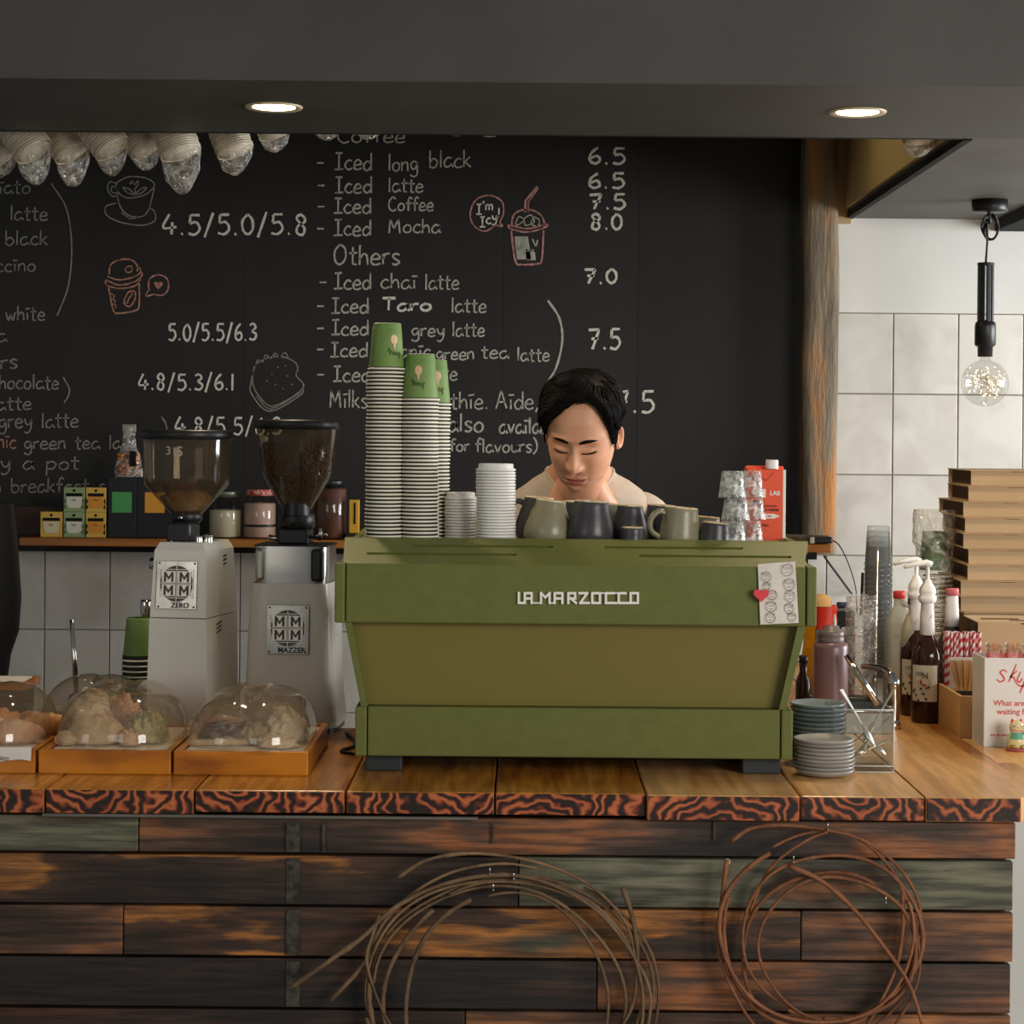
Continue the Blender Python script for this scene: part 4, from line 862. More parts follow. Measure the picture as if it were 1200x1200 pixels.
# ============================================================ BARISTA
def man():
    hp = P(682, 507, 4.74); t = thing('person', 'man with short black hair in a beige t-shirt looking down behind the machine', 'person', (hp.x, 4.95, 0))
    # ---- body skeleton grown with a skin modifier
    B = Vector((hp.x, 4.95, 0)); bm = bmesh.new(); sl = None
    J = [((0, .10, .92), .12, .10), ((0, .08, 1.08), .115, .085), ((.0, .03, 1.26), .11, .075), ((.0, -.03, 1.375), .085, .055), ((.003, -.075, 1.455), .053, .053), ((.002, -.12, 1.53), .050, .052),
         ((-.16, -.02, 1.345), .038, .038), ((-.215, -.07, 1.12), .040, .040), ((-.14, -.30, 1.06), .027, .025), ((-.13, -.36, 1.06), .032, .016),
         ((.16, -.02, 1.345), .038, .038), ((.215, -.07, 1.12), .040, .040), ((.14, -.30, 1.06), .027, .025), ((.13, -.36, 1.06), .032, .016),
         ((-.09, .10, .88), .085, .085), ((-.10, .06, .5), .055, .055), ((-.10, .12, .09), .036, .036), ((-.11, .0, .04), .04, .03),
         ((.09, .10, .88), .085, .085), ((.10, .06, .5), .055, .055), ((.10, .12, .09), .036, .036), ((.11, .0, .04), .04, .03)]
    K = 1.042; J = [((j[0][0], j[0][1]-(.06 if i in (3, 4, 5) else 0), j[0][2]*(K if i < 14 else 1)), j[1], j[2]) for i, j in enumerate(J)]
    E = [(0, 1), (1, 2), (2, 3), (3, 4), (4, 5), (3, 6), (6, 7), (7, 8), (8, 9), (3, 10), (10, 11), (11, 12), (12, 13), (0, 14), (14, 15), (15, 16), (16, 17), (0, 18), (18, 19), (19, 20), (20, 21)]
    for s_, root in ((-1, 9), (1, 13)):
        for k in range(5):
            bx, by = s_*.13-s_*(k-1.5)*.016*-1, -.385; n0 = len(J)
            if k == 4: J += [((s_*.105, -.37, 1.05*K), .010, .010), ((s_*.085, -.40, 1.045*K), .008, .008)]
            else: J += [((bx, by, 1.058*K), .0095, .0095), ((bx-s_*.002, by-.03, 1.05*K), .008, .008), ((bx-s_*.004, by-.045, 1.025*K), .007, .007)]
            E += [(root, n0)]+[(i, i+1) for i in range(n0, len(J)-1)]
    me = bpy.data.meshes.new('body'); me.from_pydata([j[0] for j in J], E, []); me.update()
    o = bpy.data.objects.new('body', me); COL.objects.link(o); md = o.modifiers.new('s', 'SKIN'); me.skin_vertices or None
    for i, j in enumerate(J): me.skin_vertices[0].data[i].radius = (j[1], j[2])
    me.skin_vertices[0].data[0].use_root = True; o.modifiers.new('u', 'SUBSURF').levels = 2
    dg = bpy.context.evaluated_depsgraph_get(); em_ = bpy.data.meshes.new_from_object(o.evaluated_get(dg)); bpy.data.objects.remove(o)
    body = MB(); body.add([v.co.copy() for v in em_.vertices], [tuple(p.vertices) for p in em_.polygons], True)
    # ---- head
    HM = Matrix.Translation(hp-B) @ Matrix.Rotation(R(3), 4, 'Y') @ Matrix.Rotation(R(-12), 4, 'Z') @ Matrix.Rotation(R(27), 4, 'X')
    def itp(tb, z):
        if z >= tb[0][0]: return tb[0][1]
        for (z1, v1), (z2, v2) in zip(tb, tb[1:]):
            if z >= z2: t_ = (z-z2)/(z1-z2); t_ = t_*t_*(3-2*t_)*.35+t_*.65; return v2+(v1-v2)*t_
        return tb[-1][1]
    WID = [(.125, .004), (.120, .028), (.11, .045), (.09, .063), (.06, .074), (.03, .0785), (0, .079), (-.03, .0765), (-.055, .072), (-.08, .065), (-.10, .054), (-.115, .038), (-.125, .016), (-.128, .002)]
    FRO = [(.125, .004), (.12, .030), (.11, .052), (.09, .073), (.06, .088), (.03, .094), (.01, .093), (-.02, .092), (-.05, .092), (-.08, .090), (-.10, .086), (-.115, .074), (-.125, .045), (-.128, .01)]
    BAC = [(.125, .004), (.12, .035), (.11, .058), (.09, .08), (.05, .098), (0, .10), (-.04, .09), (-.07, .07), (-.10, .045), (-.115, .02), (-.125, .01), (-.128, .002)]
    g = lambda x, z, cx, cz, wx, wz: math.exp(-((x-cx)/wx)**2-((z-cz)/wz)**2)
    def relief(x, z):
        d_ = 0; ax = abs(x)
        # nose bridge to tip
        if z > -.048: tt = min(1, max(0, (.018-z)/.054)); A = .026*tt**1.15; W_ = .0075+.0045*tt
        else: tt = 1; A = .026*math.exp(-((z+.048)/.0075)**2); W_ = .012
        if z > .018: A = .0
        d_ += A*math.exp(-(x/W_)**2)
        d_ += .010*g(ax, z, .0135, -.043, .0075, .0085)
        d_ -= .0045*g(ax, z, .0, -.060, .006, .006)
        d_ -= .0085*g(ax, z, .031, .006, .017, .011)*(1)
        d_ += .0055*g(ax, z, .033, -.001, .0135, .0075)
        d_ += .0045*g(ax, z, .030, .024, .024, .008)+.003*g(ax, z, 0, .022, .015, .01)
        d_ -= .002*g(ax, z, .034, -.013, .015, .004)
        d_ += .004*g(ax, z, .046, -.03, .02, .02)
        d_ += .0065*g(ax, z, 0, -.0745, .021, .0045)+.0070*g(ax, z, 0, -.0865, .017, .0055)-.0035*g(ax, z, 0, -.0805, .024, .0018)
        d_ -= .003*g(ax, z, .0, -.097, .018, .005); d_ += .007*g(ax, z, 0, -.112, .018, .012)
        d_ -= .0012*g(ax, z, .028, -.062, .007, .016); d_ -= .0015*g(ax, z, .027, -.076, .005, .005)
        return d_
    def hs(u, z):   # u angle, 0 = facing -Y
        wd, fr_, bk = itp(WID, z), itp(FRO, z), itp(BAC, z); s_, c = math.sin(u), math.cos(u)
        e = 2/2.35
        x = wd*math.copysign(abs(s_)**(e if c > 0 else 1), s_); y = -fr_*abs(c)**e if c > 0 else bk*abs(c)
        if c > 0: y -= relief(x, z)*min(1, c*2.2)
        return Vector((x, y, z))
    def surf(x, z):
        wd, fr_ = itp(WID, z), itp(FRO, z); q_ = min(.999, abs(x)/wd); s_ = q_**(2.35/2); c = math.sqrt(1-s_*s_); return Vector((x, -fr_*c**(2/2.35)-relief(x, z)*min(1, c*2.2), z))
    zs = [.125-.253*(k/129) for k in range(130)]
    def hg(u, v):
        z = zs[int(round(v*129))]; a = -math.pi+2*math.pi*u; a = a-.45*math.sin(a)*-1*-1  # denser in front
        return HM @ hs(a, z)
    body.grid(hg, 190, 130, cu=True)
    # neck
    n0 = Vector((0, .035, -.05)); 
    nk = [(HM @ Vector((0, .035, -.03)), .052), (HM @ Vector((0, .03, -.085)), .055), (Vector((.0, -.13, 1.50)), .058), (Vector((0, -.08, 1.45)), .075), (Vector((0, -.045, 1.40)), .10)]
    body.tube(smooth_line([q_[0] for q_ in nk], 5), [r_ for r_ in [.052, .052, .053, .053, .054, .055, .055, .056, .056, .057, .058, .056, .054, .052, .05, .05, .05, .05, .05, .05, .05]], 28)
    # skin between neck and collar
    def chf(u, v):
        an = 2*math.pi*u; c, s_ = math.cos(an), math.sin(an); fr_ = max(0, -s_)
        a0 = Vector((c*.052, -.150+s_*.050, 1.575-.03*fr_)); a1 = Vector((c*.079, -.065+s_*.066, 1.475*K-.058*fr_**1.3+.012*max(0, s_))); a2 = Vector((c*.085, -.055+s_*.068, 1.40*K-.03*fr_))
        return a0.lerp(a1, v/.75) if v < .75 else a1.lerp(a2, (v-.75)/.25)
    body.grid(chf, 48, 17, cu=True)
    # ears
    for s_ in (-1, 1):
        def ef(u, v, s_=s_):
            a = 2*math.pi*u; rr = v; ex = math.cos(a)*.017*rr*(1+.15*math.sin(a)); ez = math.sin(a)*.031*rr
            th_ = .008*(math.exp(-((rr-.82)/.16)**2))+.004*(1-rr)-.006*math.exp(-((rr-.45)/.2)**2)
            return HM @ (Vector((s_*(.077+.007*rr*0+th_+.010*(ex+.017)/.034), .012+ex, -.012+ez)))
        body.grid(ef, 28, 12, cu=True)
        def eb(u, v, s_=s_):
            a = 2*math.pi*u; rr = 1-v*.6; ex = math.cos(a)*.017*rr; ez = math.sin(a)*.031*rr
            return HM @ Vector((s_*(.077+.010*(ex+.017)/.034+.001-v*.012), .012+ex, -.012+ez))
        body.grid(eb, 28, 4, cu=True)
    body.build('body', m_skin, t)
    def line3(pts, off): return [HM @ (surf(x, z)+Vector((0, -off, 0))) for x, z in pts]
    # lips
    lp = MB()
    def lipf(u, v):
        x = -.0245+.049*u; k = 1-abs(2*u-1)**2.2; cup = .0018*math.exp(-((abs(x)-.006)/.004)**2)
        top = -.0805+(.0085+cup)*k; bot = -.0805-.0115*k; z = top+(bot-top)*v+.0055*(2*u-1)**2; return HM @ (surf(x, z)+Vector((0, -.0006, 0)))
    lp.grid(lipf, 40, 16); lp.build('lips', m_lip, t)
    MB().tube(line3([(-.0245+.049*k/20, -.0800-.0012*math.sin(k/20*math.pi)+.0055*(k/10-1)**2) for k in range(21)], .0006), .0006, 6).build('mouth_line', mat('mouth_line', '5E2A22', .6), t)
    lash = MB(); brow = MB()
    for s_ in (-1, 1):
        pts = [(s_*(.0165+.033*k/12), -.0075-.0022*math.sin(k/12*math.pi)+.0015*(k/12)) for k in range(13)]
        lash.ribbon([HM @ (surf(x, z)+Vector((0, -.0010, 0))) for x, z in pts], [.0016+.0034*math.sin(min(1, k/9)*math.pi/2) for k in range(13)], HM.to_3x3() @ Vector((0, -1, -.3)))
        lash.tube(line3(pts, .0012), .0014, 5)
        crease = [(s_*(.018+.028*k/12), .0045+.0025*math.sin(k/12*math.pi)) for k in range(13)]
        lash.tube(line3(crease, .0000), .00035, 5)
        def bf(u, v, s_=s_):
            x = s_*(.0125+.041*u); c = .0195+.006*math.sin(u*2.3)-.002*u; w_ = .0056*(1-u**3)*(.55+.9*min(1, u*4)*.5); return HM @ (surf(x, c+(v-.5)*2*w_)+Vector((0, -.0012-.0006*math.sin(v*math.pi), 0)))
        brow.grid(bf, 24, 6)
    lash.build('eyelashes', m_hair, t); brow.build('eyebrows', m_hair, t)
    MB().tube([HM @ Vector((s_, -.118, -.0545)) for s_ in (-.0085, -.006)], .0014, 6).tube([HM @ Vector((s_, -.118, -.0545)) for s_ in (.006, .0085)], .0014, 6).build('nostrils', mat('nostril', '4A241A', .8), t)
    # hair: thick cap plus locks
    HR = [(0, .100), (.35, .105), (.6, .098), (.8, .078), (1.0, .048), (1.15, .016), (1.28, -.012), (1.40, -.012), (1.55, .012), (1.8, -.005), (2.4, -.06), (3.2, -.078)]
    HL = [(0, .099), (.25, .088), (.5, .072), (.75, .058), (.95, .040), (1.1, .016), (1.25, -.010), (1.38, -.012), (1.5, .010), (1.8, -.005), (2.4, -.06), (3.2, -.078)]
    def hairline(a):
        a_ = abs(a); base = HR if a >= 0 else HL
        for (p, v1), (q_, v2) in zip(base, base[1:]):
            if a_ <= q_: return v1+(v2-v1)*(a_-p)/(q_-p)
        return -.078
    hr = MB()
    def hth(a, v, z):
        th_ = .003+.017*min(1, v*3.5)**.7
        if z > .05: th_ += .008*min(1, (z-.05)/.04)
        if abs(a) > 1.1 and v < .3: th_ = .0025+.03*v
        return th_
    def hpt(a, z, off):
        z = min(z, .1249); p = hs(a, z); n_ = Vector((p.x/.078, p.y/.10, max(0, z)/.11)).normalized(); return p+n_*off
    def hf(u, v):
        a = -math.pi+2*math.pi*u; hl = hairline(a)+.003*nz(a*9, 1, 0); z = hl+(.1249-hl)*v
        th_ = hth(a, v, z); p = hs(a, z)
        if v > .999: return HM @ Vector((0, .002, .1249+th_))
        th_ += (.010*nz(p.x*20+3, p.z*20, p.y*20)+.004*nz(p.x*60, p.z*25, p.y*60))*min(1, v*4+.2)
        return HM @ hpt(a, z, th_)
    hr.grid(hf, 120, 46, cu=True)
    rs = random.Random(9)
    for k in range(1700):
        a = rs.uniform(-math.pi, math.pi)*(.6 if k % 2 else 1); v = rs.uniform(.0, .93)**1.1; hl = hairline(a)
        z = hl+(.1245-hl)*v; L_ = rs.uniform(.025, .05); pts = []
        front = max(0, math.cos(a)); p0_ = hs(a, z); rl_ = .010*nz(p0_.x*20+3, p0_.z*20, p0_.y*20)+.004*nz(p0_.x*60, p0_.z*25, p0_.y*60)
        for j in range(6):
            tt = j/5; r_ = max(.03, itp(WID, z))
            aa = a-(.75 if abs(a) < 1.1 else .08)*front*tt*L_/r_; zz = z+(.35*front*(1-v)-(1-front)*.9-.25)*L_*(tt if v > .12 else tt*.3)
            zz = max(zz, hairline(max(-3.1, min(3.1, aa)))-.004); hl2 = hairline(max(-3.1, min(3.1, aa))); vv = max(0, min(1, (zz-hl2)/(.1249-hl2)))
            pts.append(HM @ hpt(aa, zz, hth(aa, vv, zz)+rl_*min(1, vv*4+.1)+.0015+.0035*math.sin(tt*3)))
        hr.tube(pts, [.0009, .0014, .0015, .0013, .0009, .0003], 4)
    ho = hr.build('hair', m_hair, t)
    # ---- t-shirt: lofted trunk with a round drooping collar, plus sleeves
    sh_ = MB()
    #      z(centre) half-width  half-depth  y   front-drop
    rg = [(1.475, .080, .066, -.065, .058), (1.466, .090, .074, -.064, .055), (1.452, .118, .082, -.056, .045), (1.430, .150, .090, -.045, .03), (1.400, .176, .098, -.034, .018), (1.36, .192, .105, -.02, .01), (1.30, .19, .112, .0, 0), (1.2, .178, .115, .03, 0), (1.08, .168, .112, .07, 0), (.95, .170, .118, .10, 0), (.86, .176, .125, .11, 0)]
    rg = [(q_[0]*K,)+q_[1:] for q_ in rg]
    def tf(u, v):
        i = v*(len(rg)-1); k = min(int(i), len(rg)-2); f_ = i-k; z, a_, b_, y_, dr = [rg[k][q_]*(1-f_)+rg[k+1][q_]*f_ for q_ in range(5)]
        an = 2*math.pi*u; c, s_ = math.cos(an), math.sin(an); front = max(0, -s_)
        fold = .004*math.sin(an*7+v*9)*min(1, v*2)+.003*nz(c*3, s_*3, v*6)
        return (c*(a_+fold), y_+s_*(b_+fold)*(1 if s_ > 0 else 1), z-dr*front**1.3+.012*max(0, s_)*(1-min(1, v*3)))
    sh_.grid(tf, 64, 61, cu=True)
    for s_ in (-1, 1):
        pts = smooth_line([(s_*.12, -.025, 1.44), (s_*.165, -.025, 1.41), (s_*.20, -.035, 1.32), (s_*.218, -.055, 1.21)], 6)
        sh_.tube(pts, [.055+.012*math.sin(k/18*math.pi*.9)*1 for k in range(len(pts))], 24, cap=False)
    sh_.build('t_shirt', m_shirt, t)
    col = MB(); cp_ = [Vector(tf(k/48, 0)) for k in range(49)]; col.tube(cp_, .0042, 8, cap=False, flat=1.2).build('collar', m_shirt, t)
    tr = MB()
    def trf(u, v, s_=1):
        an = 2*math.pi*u; z = .95-.90*v; rx_ = .095-.045*v; return (s_*.09+math.cos(an)*rx_, .10-.04*math.sin(v*3)+math.sin(an)*(.115-.06*v), z)
    for s_ in (-1, 1): tr.grid(lambda u, v: trf(u, v, s_), 24, 12, cu=True)
    tr.build('trousers', m_trouser, t)
    for s_ in (-1, 1): MB().box((s_*.11, .05, .04), (.1, .27, .075), bev=.03).build('shoe', m_blackp, t)
    return t
man()
# ============================================================ PASTRY TRAYS WITH DOMES
def dome_mesh(a, b_, h, e2=.62, e1=.72, seam=True):
    mb = MB()
    def fn(u, v):
        et = v*math.pi/2; om = 2*math.pi*u; r = math.cos(et)**e1; c, s_ = math.cos(om), math.sin(om)
        x = a*r*math.copysign(abs(c)**e2, c); y = b_*r*math.copysign(abs(s_)**e2, s_); z = h*math.sin(et)**.95
        if seam: z -= .010*math.exp(-((x-.006)/.012)**2)*min(1, v*2)*(1 if y < 0 else .4); y += .012*math.exp(-((x-.004)/.010)**2)*(1-v) if y < 0 else 0
        return (x, y, z)
    return mb.grid(fn, 72, 26, cu=True)
def pastry_tray(xa, xb, d, h, dep, label, dome_h, open_paper=False):
    z1 = TOP+h; XA, XB = X(xa, d, z1), X(xb, d, z1); wd = XB-XA; t = thing('pastry_tray', label, 'pastry tray', ((XA+XB)/2, d, TOP))
    for nm, c, s_ in (('front_board', (0, .006, h/2), (wd, .012, h)), ('back_board', (0, dep-.006, h/2), (wd, .012, h)), ('side_board', (-wd/2+.006, dep/2, h/2), (.012, dep-.026, h)), ('side_board', (wd/2-.006, dep/2, h/2), (.012, dep-.026, h))):
        MB().box(c, s_, bev=.002).build(nm, m_tray, t)
    MB().box((0, dep/2, h*.72), (wd-.026, dep-.026, .006)).build('tray_floor', m_tray, t)
    MB().box((0, dep/2, h*.72+.0045), (wd-.03, dep-.03, .003)).build('paper_liner', m_paper_w, t)
    dm = dome_mesh(wd/2-.008, dep/2-.01, dome_h); o = dm.build('clear_dome', m_dome, t, (0, dep/2, h))
    MB().tube([(0, dep/2+math.sin(a_)*0-.012*0+(k-4)*.006, h+dome_h-.006-.0005*(k-4)**2) for k, a_ in enumerate(range(9))], .0035, 8).build('dome_ridge', m_dome, t)
    return t, z1
dT = 3.965
t1, zt1 = pastry_tray(-116, 41, dT, .047, .36, 'leftmost wooden pastry tray, cut off by the frame, with printed paper over its edge', .108)
t2, zt2 = pastry_tray(45, 200, dT, .047, .38, 'middle wooden pastry tray with a domed clear cover over pale pastries', .112)
t3, zt3 = pastry_tray(203.5, 361, dT, .047, .40, 'right-hand wooden pastry tray with a domed clear cover over sliced filling and a roll', .106)
pl_ = MB()
def papf(u, v):
    x = -.13+.255*u; z = -(.0+.026*v)*(1+.25*nz(u*6, 2, 0)) ; return (x, -.004-.003*v-.002*math.sin(u*14)*v, z+.052)
pl_.grid(papf, 30, 6).build('printed_paper', m_paper_w, t1); text('FRISKO  WERIKO  FRISKO', .011, 'paper_print', mat('paper_print', '7A7872', .8), t1, (.02, -.0088, .037), (R(90), R(8), 0))
# pastries
m_past = mat('golden_pastry', 'C07A38', .5, col2='E0AE68', scale=16, ramp=(.38, .64), bump=.4, bscale=40)
m_pale = mat('pale_dusted_pastry', 'E6D8C4', .8, col2='CFAE84', scale=18, ramp=(.5, .72), bump=.6, bscale=60)
m_pink = mat('pinkish_pastry', 'CF9F86', .6, col2='E2C2AA', scale=22, bump=.5, bscale=50)
m_leafy = mat('pale_green_filling', 'A8A870', .6, col2='D8D0A8', scale=30, ramp=(.4, .6), bump=.8, bscale=60)
m_meat = mat('brown_sliced_filling', '96604A', .6, col2='B88870', scale=20, stretch=(1, 1, 4), bump=.4)
def croissant(label, p, rz, s_=1, m_=None, cat='pastry'):
    pts = []; rad = []
    for k in range(41):
        t = -1+2*k/40; a = t*1.25; pts.append((math.sin(a)*.062*s_, -math.cos(a)*.040*s_+.035*s_, .024*s_*(1-.35*abs(t)))); rad.append(s_*(.006+.022*(1-abs(t)**1.8))*(1+.10*((k % 6)/6-.5)))
    o = MB().tube(pts, rad, 14, flat=.85).build('croissant', m_ or m_past, None, p, rz); return tag(o, label, cat)
def bun(label, p, rx, ry, rz_, m_, amp=.12, f=6, name='pastry_round', swirl=0):
    mb = MB()
    def fn(u, v):
        et = -.5+v*(math.pi/2+.5); om = 2*math.pi*u; n_ = 1+amp*nz(math.cos(om)*f*.35+p[0]*9, math.sin(om)*f*.35, v*f*.6)+swirl*.06*math.sin(v*22+om)
        return (rx*math.cos(et)*math.cos(om)*n_, ry*math.cos(et)*math.sin(om)*n_, max(0, rz_*(.35+.65*math.sin(et))*n_))
    mb.grid(fn, 48, 28, cu=True); o = mb.build(name, m_, None, p); return tag(o, label, 'pastry')
fz = TOP+.047*.72+.007
def PT(px, d): return (X(px, d, fz), d, fz)
croissant('golden brown croissant at the right inside the leftmost tray', PT(52, 4.17), R(30), 1.02); croissant('golden croissant lying behind the brown one in the leftmost tray', PT(40, 4.24), R(-40), .9)
croissant('pinkish flaky croissant at the front of the leftmost tray', PT(15, 4.08), R(10), 1.0, m_pink)
bun('white iced pastry by the left frame edge in the leftmost tray', PT(-14, 4.10), .05, .05, .05, m_pale)
bun('orange-tinted pastry at the back left of the leftmost tray', PT(0, 4.24), .05, .05, .045, m_past, swirl=1)
bun('tall white dusted pastry at the back left of the middle tray', PT(106, 4.22), .048, .045, .090, m_pale, .15, 8)
bun('pinkish wrapped pastry at the back centre of the middle tray', PT(143, 4.22), .045, .045, .075, m_pink, .2, 9, swirl=1)
bun('pale doughy bun at the front left of the middle tray', PT(113, 4.10), .058, .045, .055, mat('pale_dough', 'DCC8AC', .7, col2='CDB090', scale=12), .1)
bun('small cream pastry at the front left corner of the middle tray', PT(78, 4.08), .024, .03, .026, m_pale, .1)
bun('greenish leafy pastry at the right of the middle tray', PT(173, 4.12), .036, .04, .055, m_leafy, .35, 14)
bun('small rosy round pastry between the pale bun and the leafy pastry', PT(152, 4.07), .022, .022, .030, m_pink, .2, 8, swirl=1)
# sandwich wedge, roll, in third tray
sw = thing('sandwich', 'open sandwich with brown slices in the right-hand tray', 'sandwich', PT(258, 4.12), R(6))
MB().box((0, 0, .006), (.125, .09, .012), bev=.004).build('bread', m_pale, sw)
for k in range(5):
    MB().grid(lambda u, v, k=k: (-.045+.085*u+.004*k, -.035+.07*v, .016+.008*k+.003*math.sin(u*9+k)+.002*math.sin(v*7)), 14, 8).build('slice', m_meat, sw)
bun('crumpled white roll at the right of the right-hand tray', PT(336, 4.14), .040, .04, .060, mat('white_roll', 'E4DCD0', .7, col2='D0B8A0', scale=16, ramp=(.5, .7)), .3, 9)
bun('low white roll in the front right corner of the right-hand tray', PT(325, 4.06), .040, .03, .024, m_pale, .3, 9)
bun('see-through wrapped bun in the centre of the right-hand tray', PT(300, 4.10), .022, .022, .040, mat('wrapped_bun', 'C4B49C', .5, col2='A8987E', scale=25), .25, 9)
m_wrap = clear('thin_food_wrap', 'FBF9F4', 2.0, .12, bump=.8, bscale=40, haze=.07, hazecol='FFF8EA')
def wrap(label, p, rx, ry, rz_):
    mb = MB()
    def fn(u, v):
        et = v*math.pi/2; om = 2*math.pi*u; n_ = 1+.10*nz(math.cos(om)*1.6+p[0]*5, math.sin(om)*1.6, v*2); return (rx*math.cos(et)**.7*math.cos(om)*n_, ry*math.cos(et)**.7*math.sin(om)*n_, rz_*math.sin(et)*n_)
    tag(mb.grid(fn, 40, 20, cu=True).build('plastic_wrap', m_wrap, None, p), label, 'plastic wrap')
wrap('crinkled clear wrap over the left pastries of the middle tray', (PT(112, 4.16)[0], 4.15, fz), .075, .13, .098)
wrap('crinkled clear wrap over the leafy pastry of the middle tray', (PT(170, 4.12)[0], 4.12, fz), .048, .07, .068)
wrap('crinkled clear wrap over the open sandwich', (PT(258, 4.12)[0], 4.12, fz), .076, .075, .075)
wrap('crinkled clear wrap over the rolls of the right-hand tray', (PT(326, 4.1)[0], 4.12, fz), .056, .09, .08)
# second row on the left: far dome and flat tray
tb_, _ = pastry_tray(34, 166, 4.42, .028, .22, 'rear pastry tray with a clear dome behind the leftmost and middle trays', .10)
bun('reddish pastry on a white plate under the rear dome', (X(96, 4.5, 1.0), 4.53, TOP+.062), .035, .03, .028, mat('red_pastry', 'B8503A', .5, col2='8A3A28', scale=20), .2)
pt_ = MB().lathe([(0, .004), (.05, .004), (.075, .018), (.077, .02), (.075, .014), (.05, 0), (0, 0)], 36, closed=True).build('white_plate', m_paper_w, None, (X(96, 4.5, 1.0), 4.53, TOP+.034)); tag(pt_, 'white plate under the reddish pastry in the rear dome', 'plate')
tg = thing('steel_tongs', 'steel tongs standing upright behind the rear dome', 'tongs', (X(92, 4.66, 1.0), 4.67, TOP), 0)
for s_ in (-1, 1): MB().tube([(.003*s_-.002, 0, .0), (.003*s_-.012, .0, .14), (.001*s_-.020, 0, .235)], .0048, 8, flat=.5).build('arm', m_chrome, tg)
ft_, _ = pastry_tray(-120, 32, 4.45, .018, .12, 'flat wooden tray at the far left edge behind the leftmost dome', .001)
for c in list(ft_.children):
    if c.name.startswith(('clear_dome', 'dome_ridge')): bpy.data.objects.remove(c)
st_ = MB().box((0, 0, .05), (.26, .11, .1), bev=.004).build('wooden_riser', m_dark, None, (ft_.location.x, 4.51, TOP)); tag(st_, 'dark riser block under the flat wooden tray at far left', 'riser'); ft_.location.z = TOP+.1; 
# dark cloth at the far left
def clf(u, v):
    z = 1.93-.0*u-(.75)*v; a = 2*math.pi*u; r = .10+.025*math.sin(v*3.0)+.006*math.sin(a*5+v*3); return (X(-30, 5.3, z)+math.cos(a)*r*1.15*(.75 if v < .25 else 1-.35*max(0, v-.62)), 5.3+math.sin(a)*.05, z)
ap = thing('hanging_apron', 'black garment hanging at the far left edge beside the tea boxes', 'garment', (0, 0, 0))
def apf(u, v):
    ys = [(590, 16), (640, 21), (700, 25), (740, 22), (765, 13), (800, 8), (860, 7)]
    py = 590+270*v
    for (a, b_), (c, e_) in zip(ys, ys[1:]):
        if py <= c: ex = b_+(e_-b_)*(py-a)/(c-a); break
    an = 2*math.pi*u; cx = -70; p = P(cx+(ex-cx)*(math.cos(an)), py, 4.95); return (p.x, 4.95+math.sin(an)*.045+.004*math.sin(an*9), p.z)
MB().grid(apf, 48, 30, cu=True).build('cloth', m_dark, ap)
hz_ = P(0, 590, 4.95).z
MB().tube([(X(-70, 4.95, 1.5), 4.95, hz_), (X(-70, 4.95, 2.0), 4.95, hz_+.5), (X(-70, 4.95, 2.3), 4.95, SOFZ+.01)], .004, 6).build('strap', m_dark, ap)

# ============================================================ SHELF ITEMS (left)
zs_ = SHZ-.001
def tea(xa, xb, ya, yb, zoff, body, panel, label, deco):
    d = 6.63; x0_, x1_ = X(xa, d, zs_), X(xb, d, zs_); h = S(yb-ya, d)-.001; w_ = x1_-x0_-.001
    t = thing('tea_box', label, 'tea box', ((x0_+x1_)/2, d, zs_+zoff), 0)
    MB().box((0, .035, h/2), (w_, .07, h), bev=.0015).build('carton', body, t)
    MB().box((0, -.0005, h*.70), (w_*.78, .001, h*.13)).build('dark_band', m_dark, t)
    pp = [(-w_*.36, h*.62), (-w_*.34, h*.26), (-w_*.22, h*.16), (w_*.22, h*.16), (w_*.34, h*.26), (w_*.36, h*.62)]
    MB().prism(pp, -.0012, 0).build('label_panel', panel, t)
    MB().lathe([(0, 0), (.0045, 0)], 12, mtx=Matrix.Rotation(R(90), 4, 'X'), c=(0, -.001, h*.87)).build('crest', m_dark, t)
    for s_ in (-1, 1): MB().prism([(s_*w_*.48, h*.55), (s_*w_*.38, h*.45), (s_*w_*.47, h*.3), (s_*w_*.36, h*.2), (s_*w_*.48, h*.08)], -.001, 0).build('leaf_print', deco, t)
    text('TEA', h*.1, 'small_word', m_ink, t, (0, -.002, h*.48)); return t, h
m_ty = mat('yellow_carton', 'D8AC4A', .5); m_tg = mat('green_carton', '8FA070', .5); m_tp = mat('panel_white', 'D8D2BE', .5); m_tc = mat('panel_cream', 'D8C8A0', .5); m_to = mat('panel_orange', 'DD8E24', .5); m_gl = mat('leaf_green', '4A6B30', .6)
_, h1 = tea(47, 73, 604, 634, 0, m_ty, m_tc, 'single yellow tea box at the left, not stacked', m_ty)
_, h1 = tea(74, 99, 605, 635, 0, m_tg, m_tp, 'green tea box at the bottom of its pair', m_gl); tea(74, 99, 575, 604, h1+.0005, m_tg, m_tp, 'green tea box stacked on top of the other green one', m_gl)
_, h1 = tea(100, 124, 605, 635, 0, m_ty, m_to, 'yellow tea box with orange panel at the bottom of its pair', m_dark); tea(100, 124, 575, 604, h1+.0005, m_ty, m_to, 'yellow tea box with orange panel stacked on the other', m_dark)
wb = MB().box((0, .03, .047), (.16, .02, .094), bev=.002).build('dark_wood_board', mat('dark_red_wood', '3A2416', .6, col2='2A1A10', scale=6), None, (X(34, 6.7, 1.3)+.01, 6.76, zs_)); tag(wb, 'dark brown board standing behind the single yellow tea box', 'board')
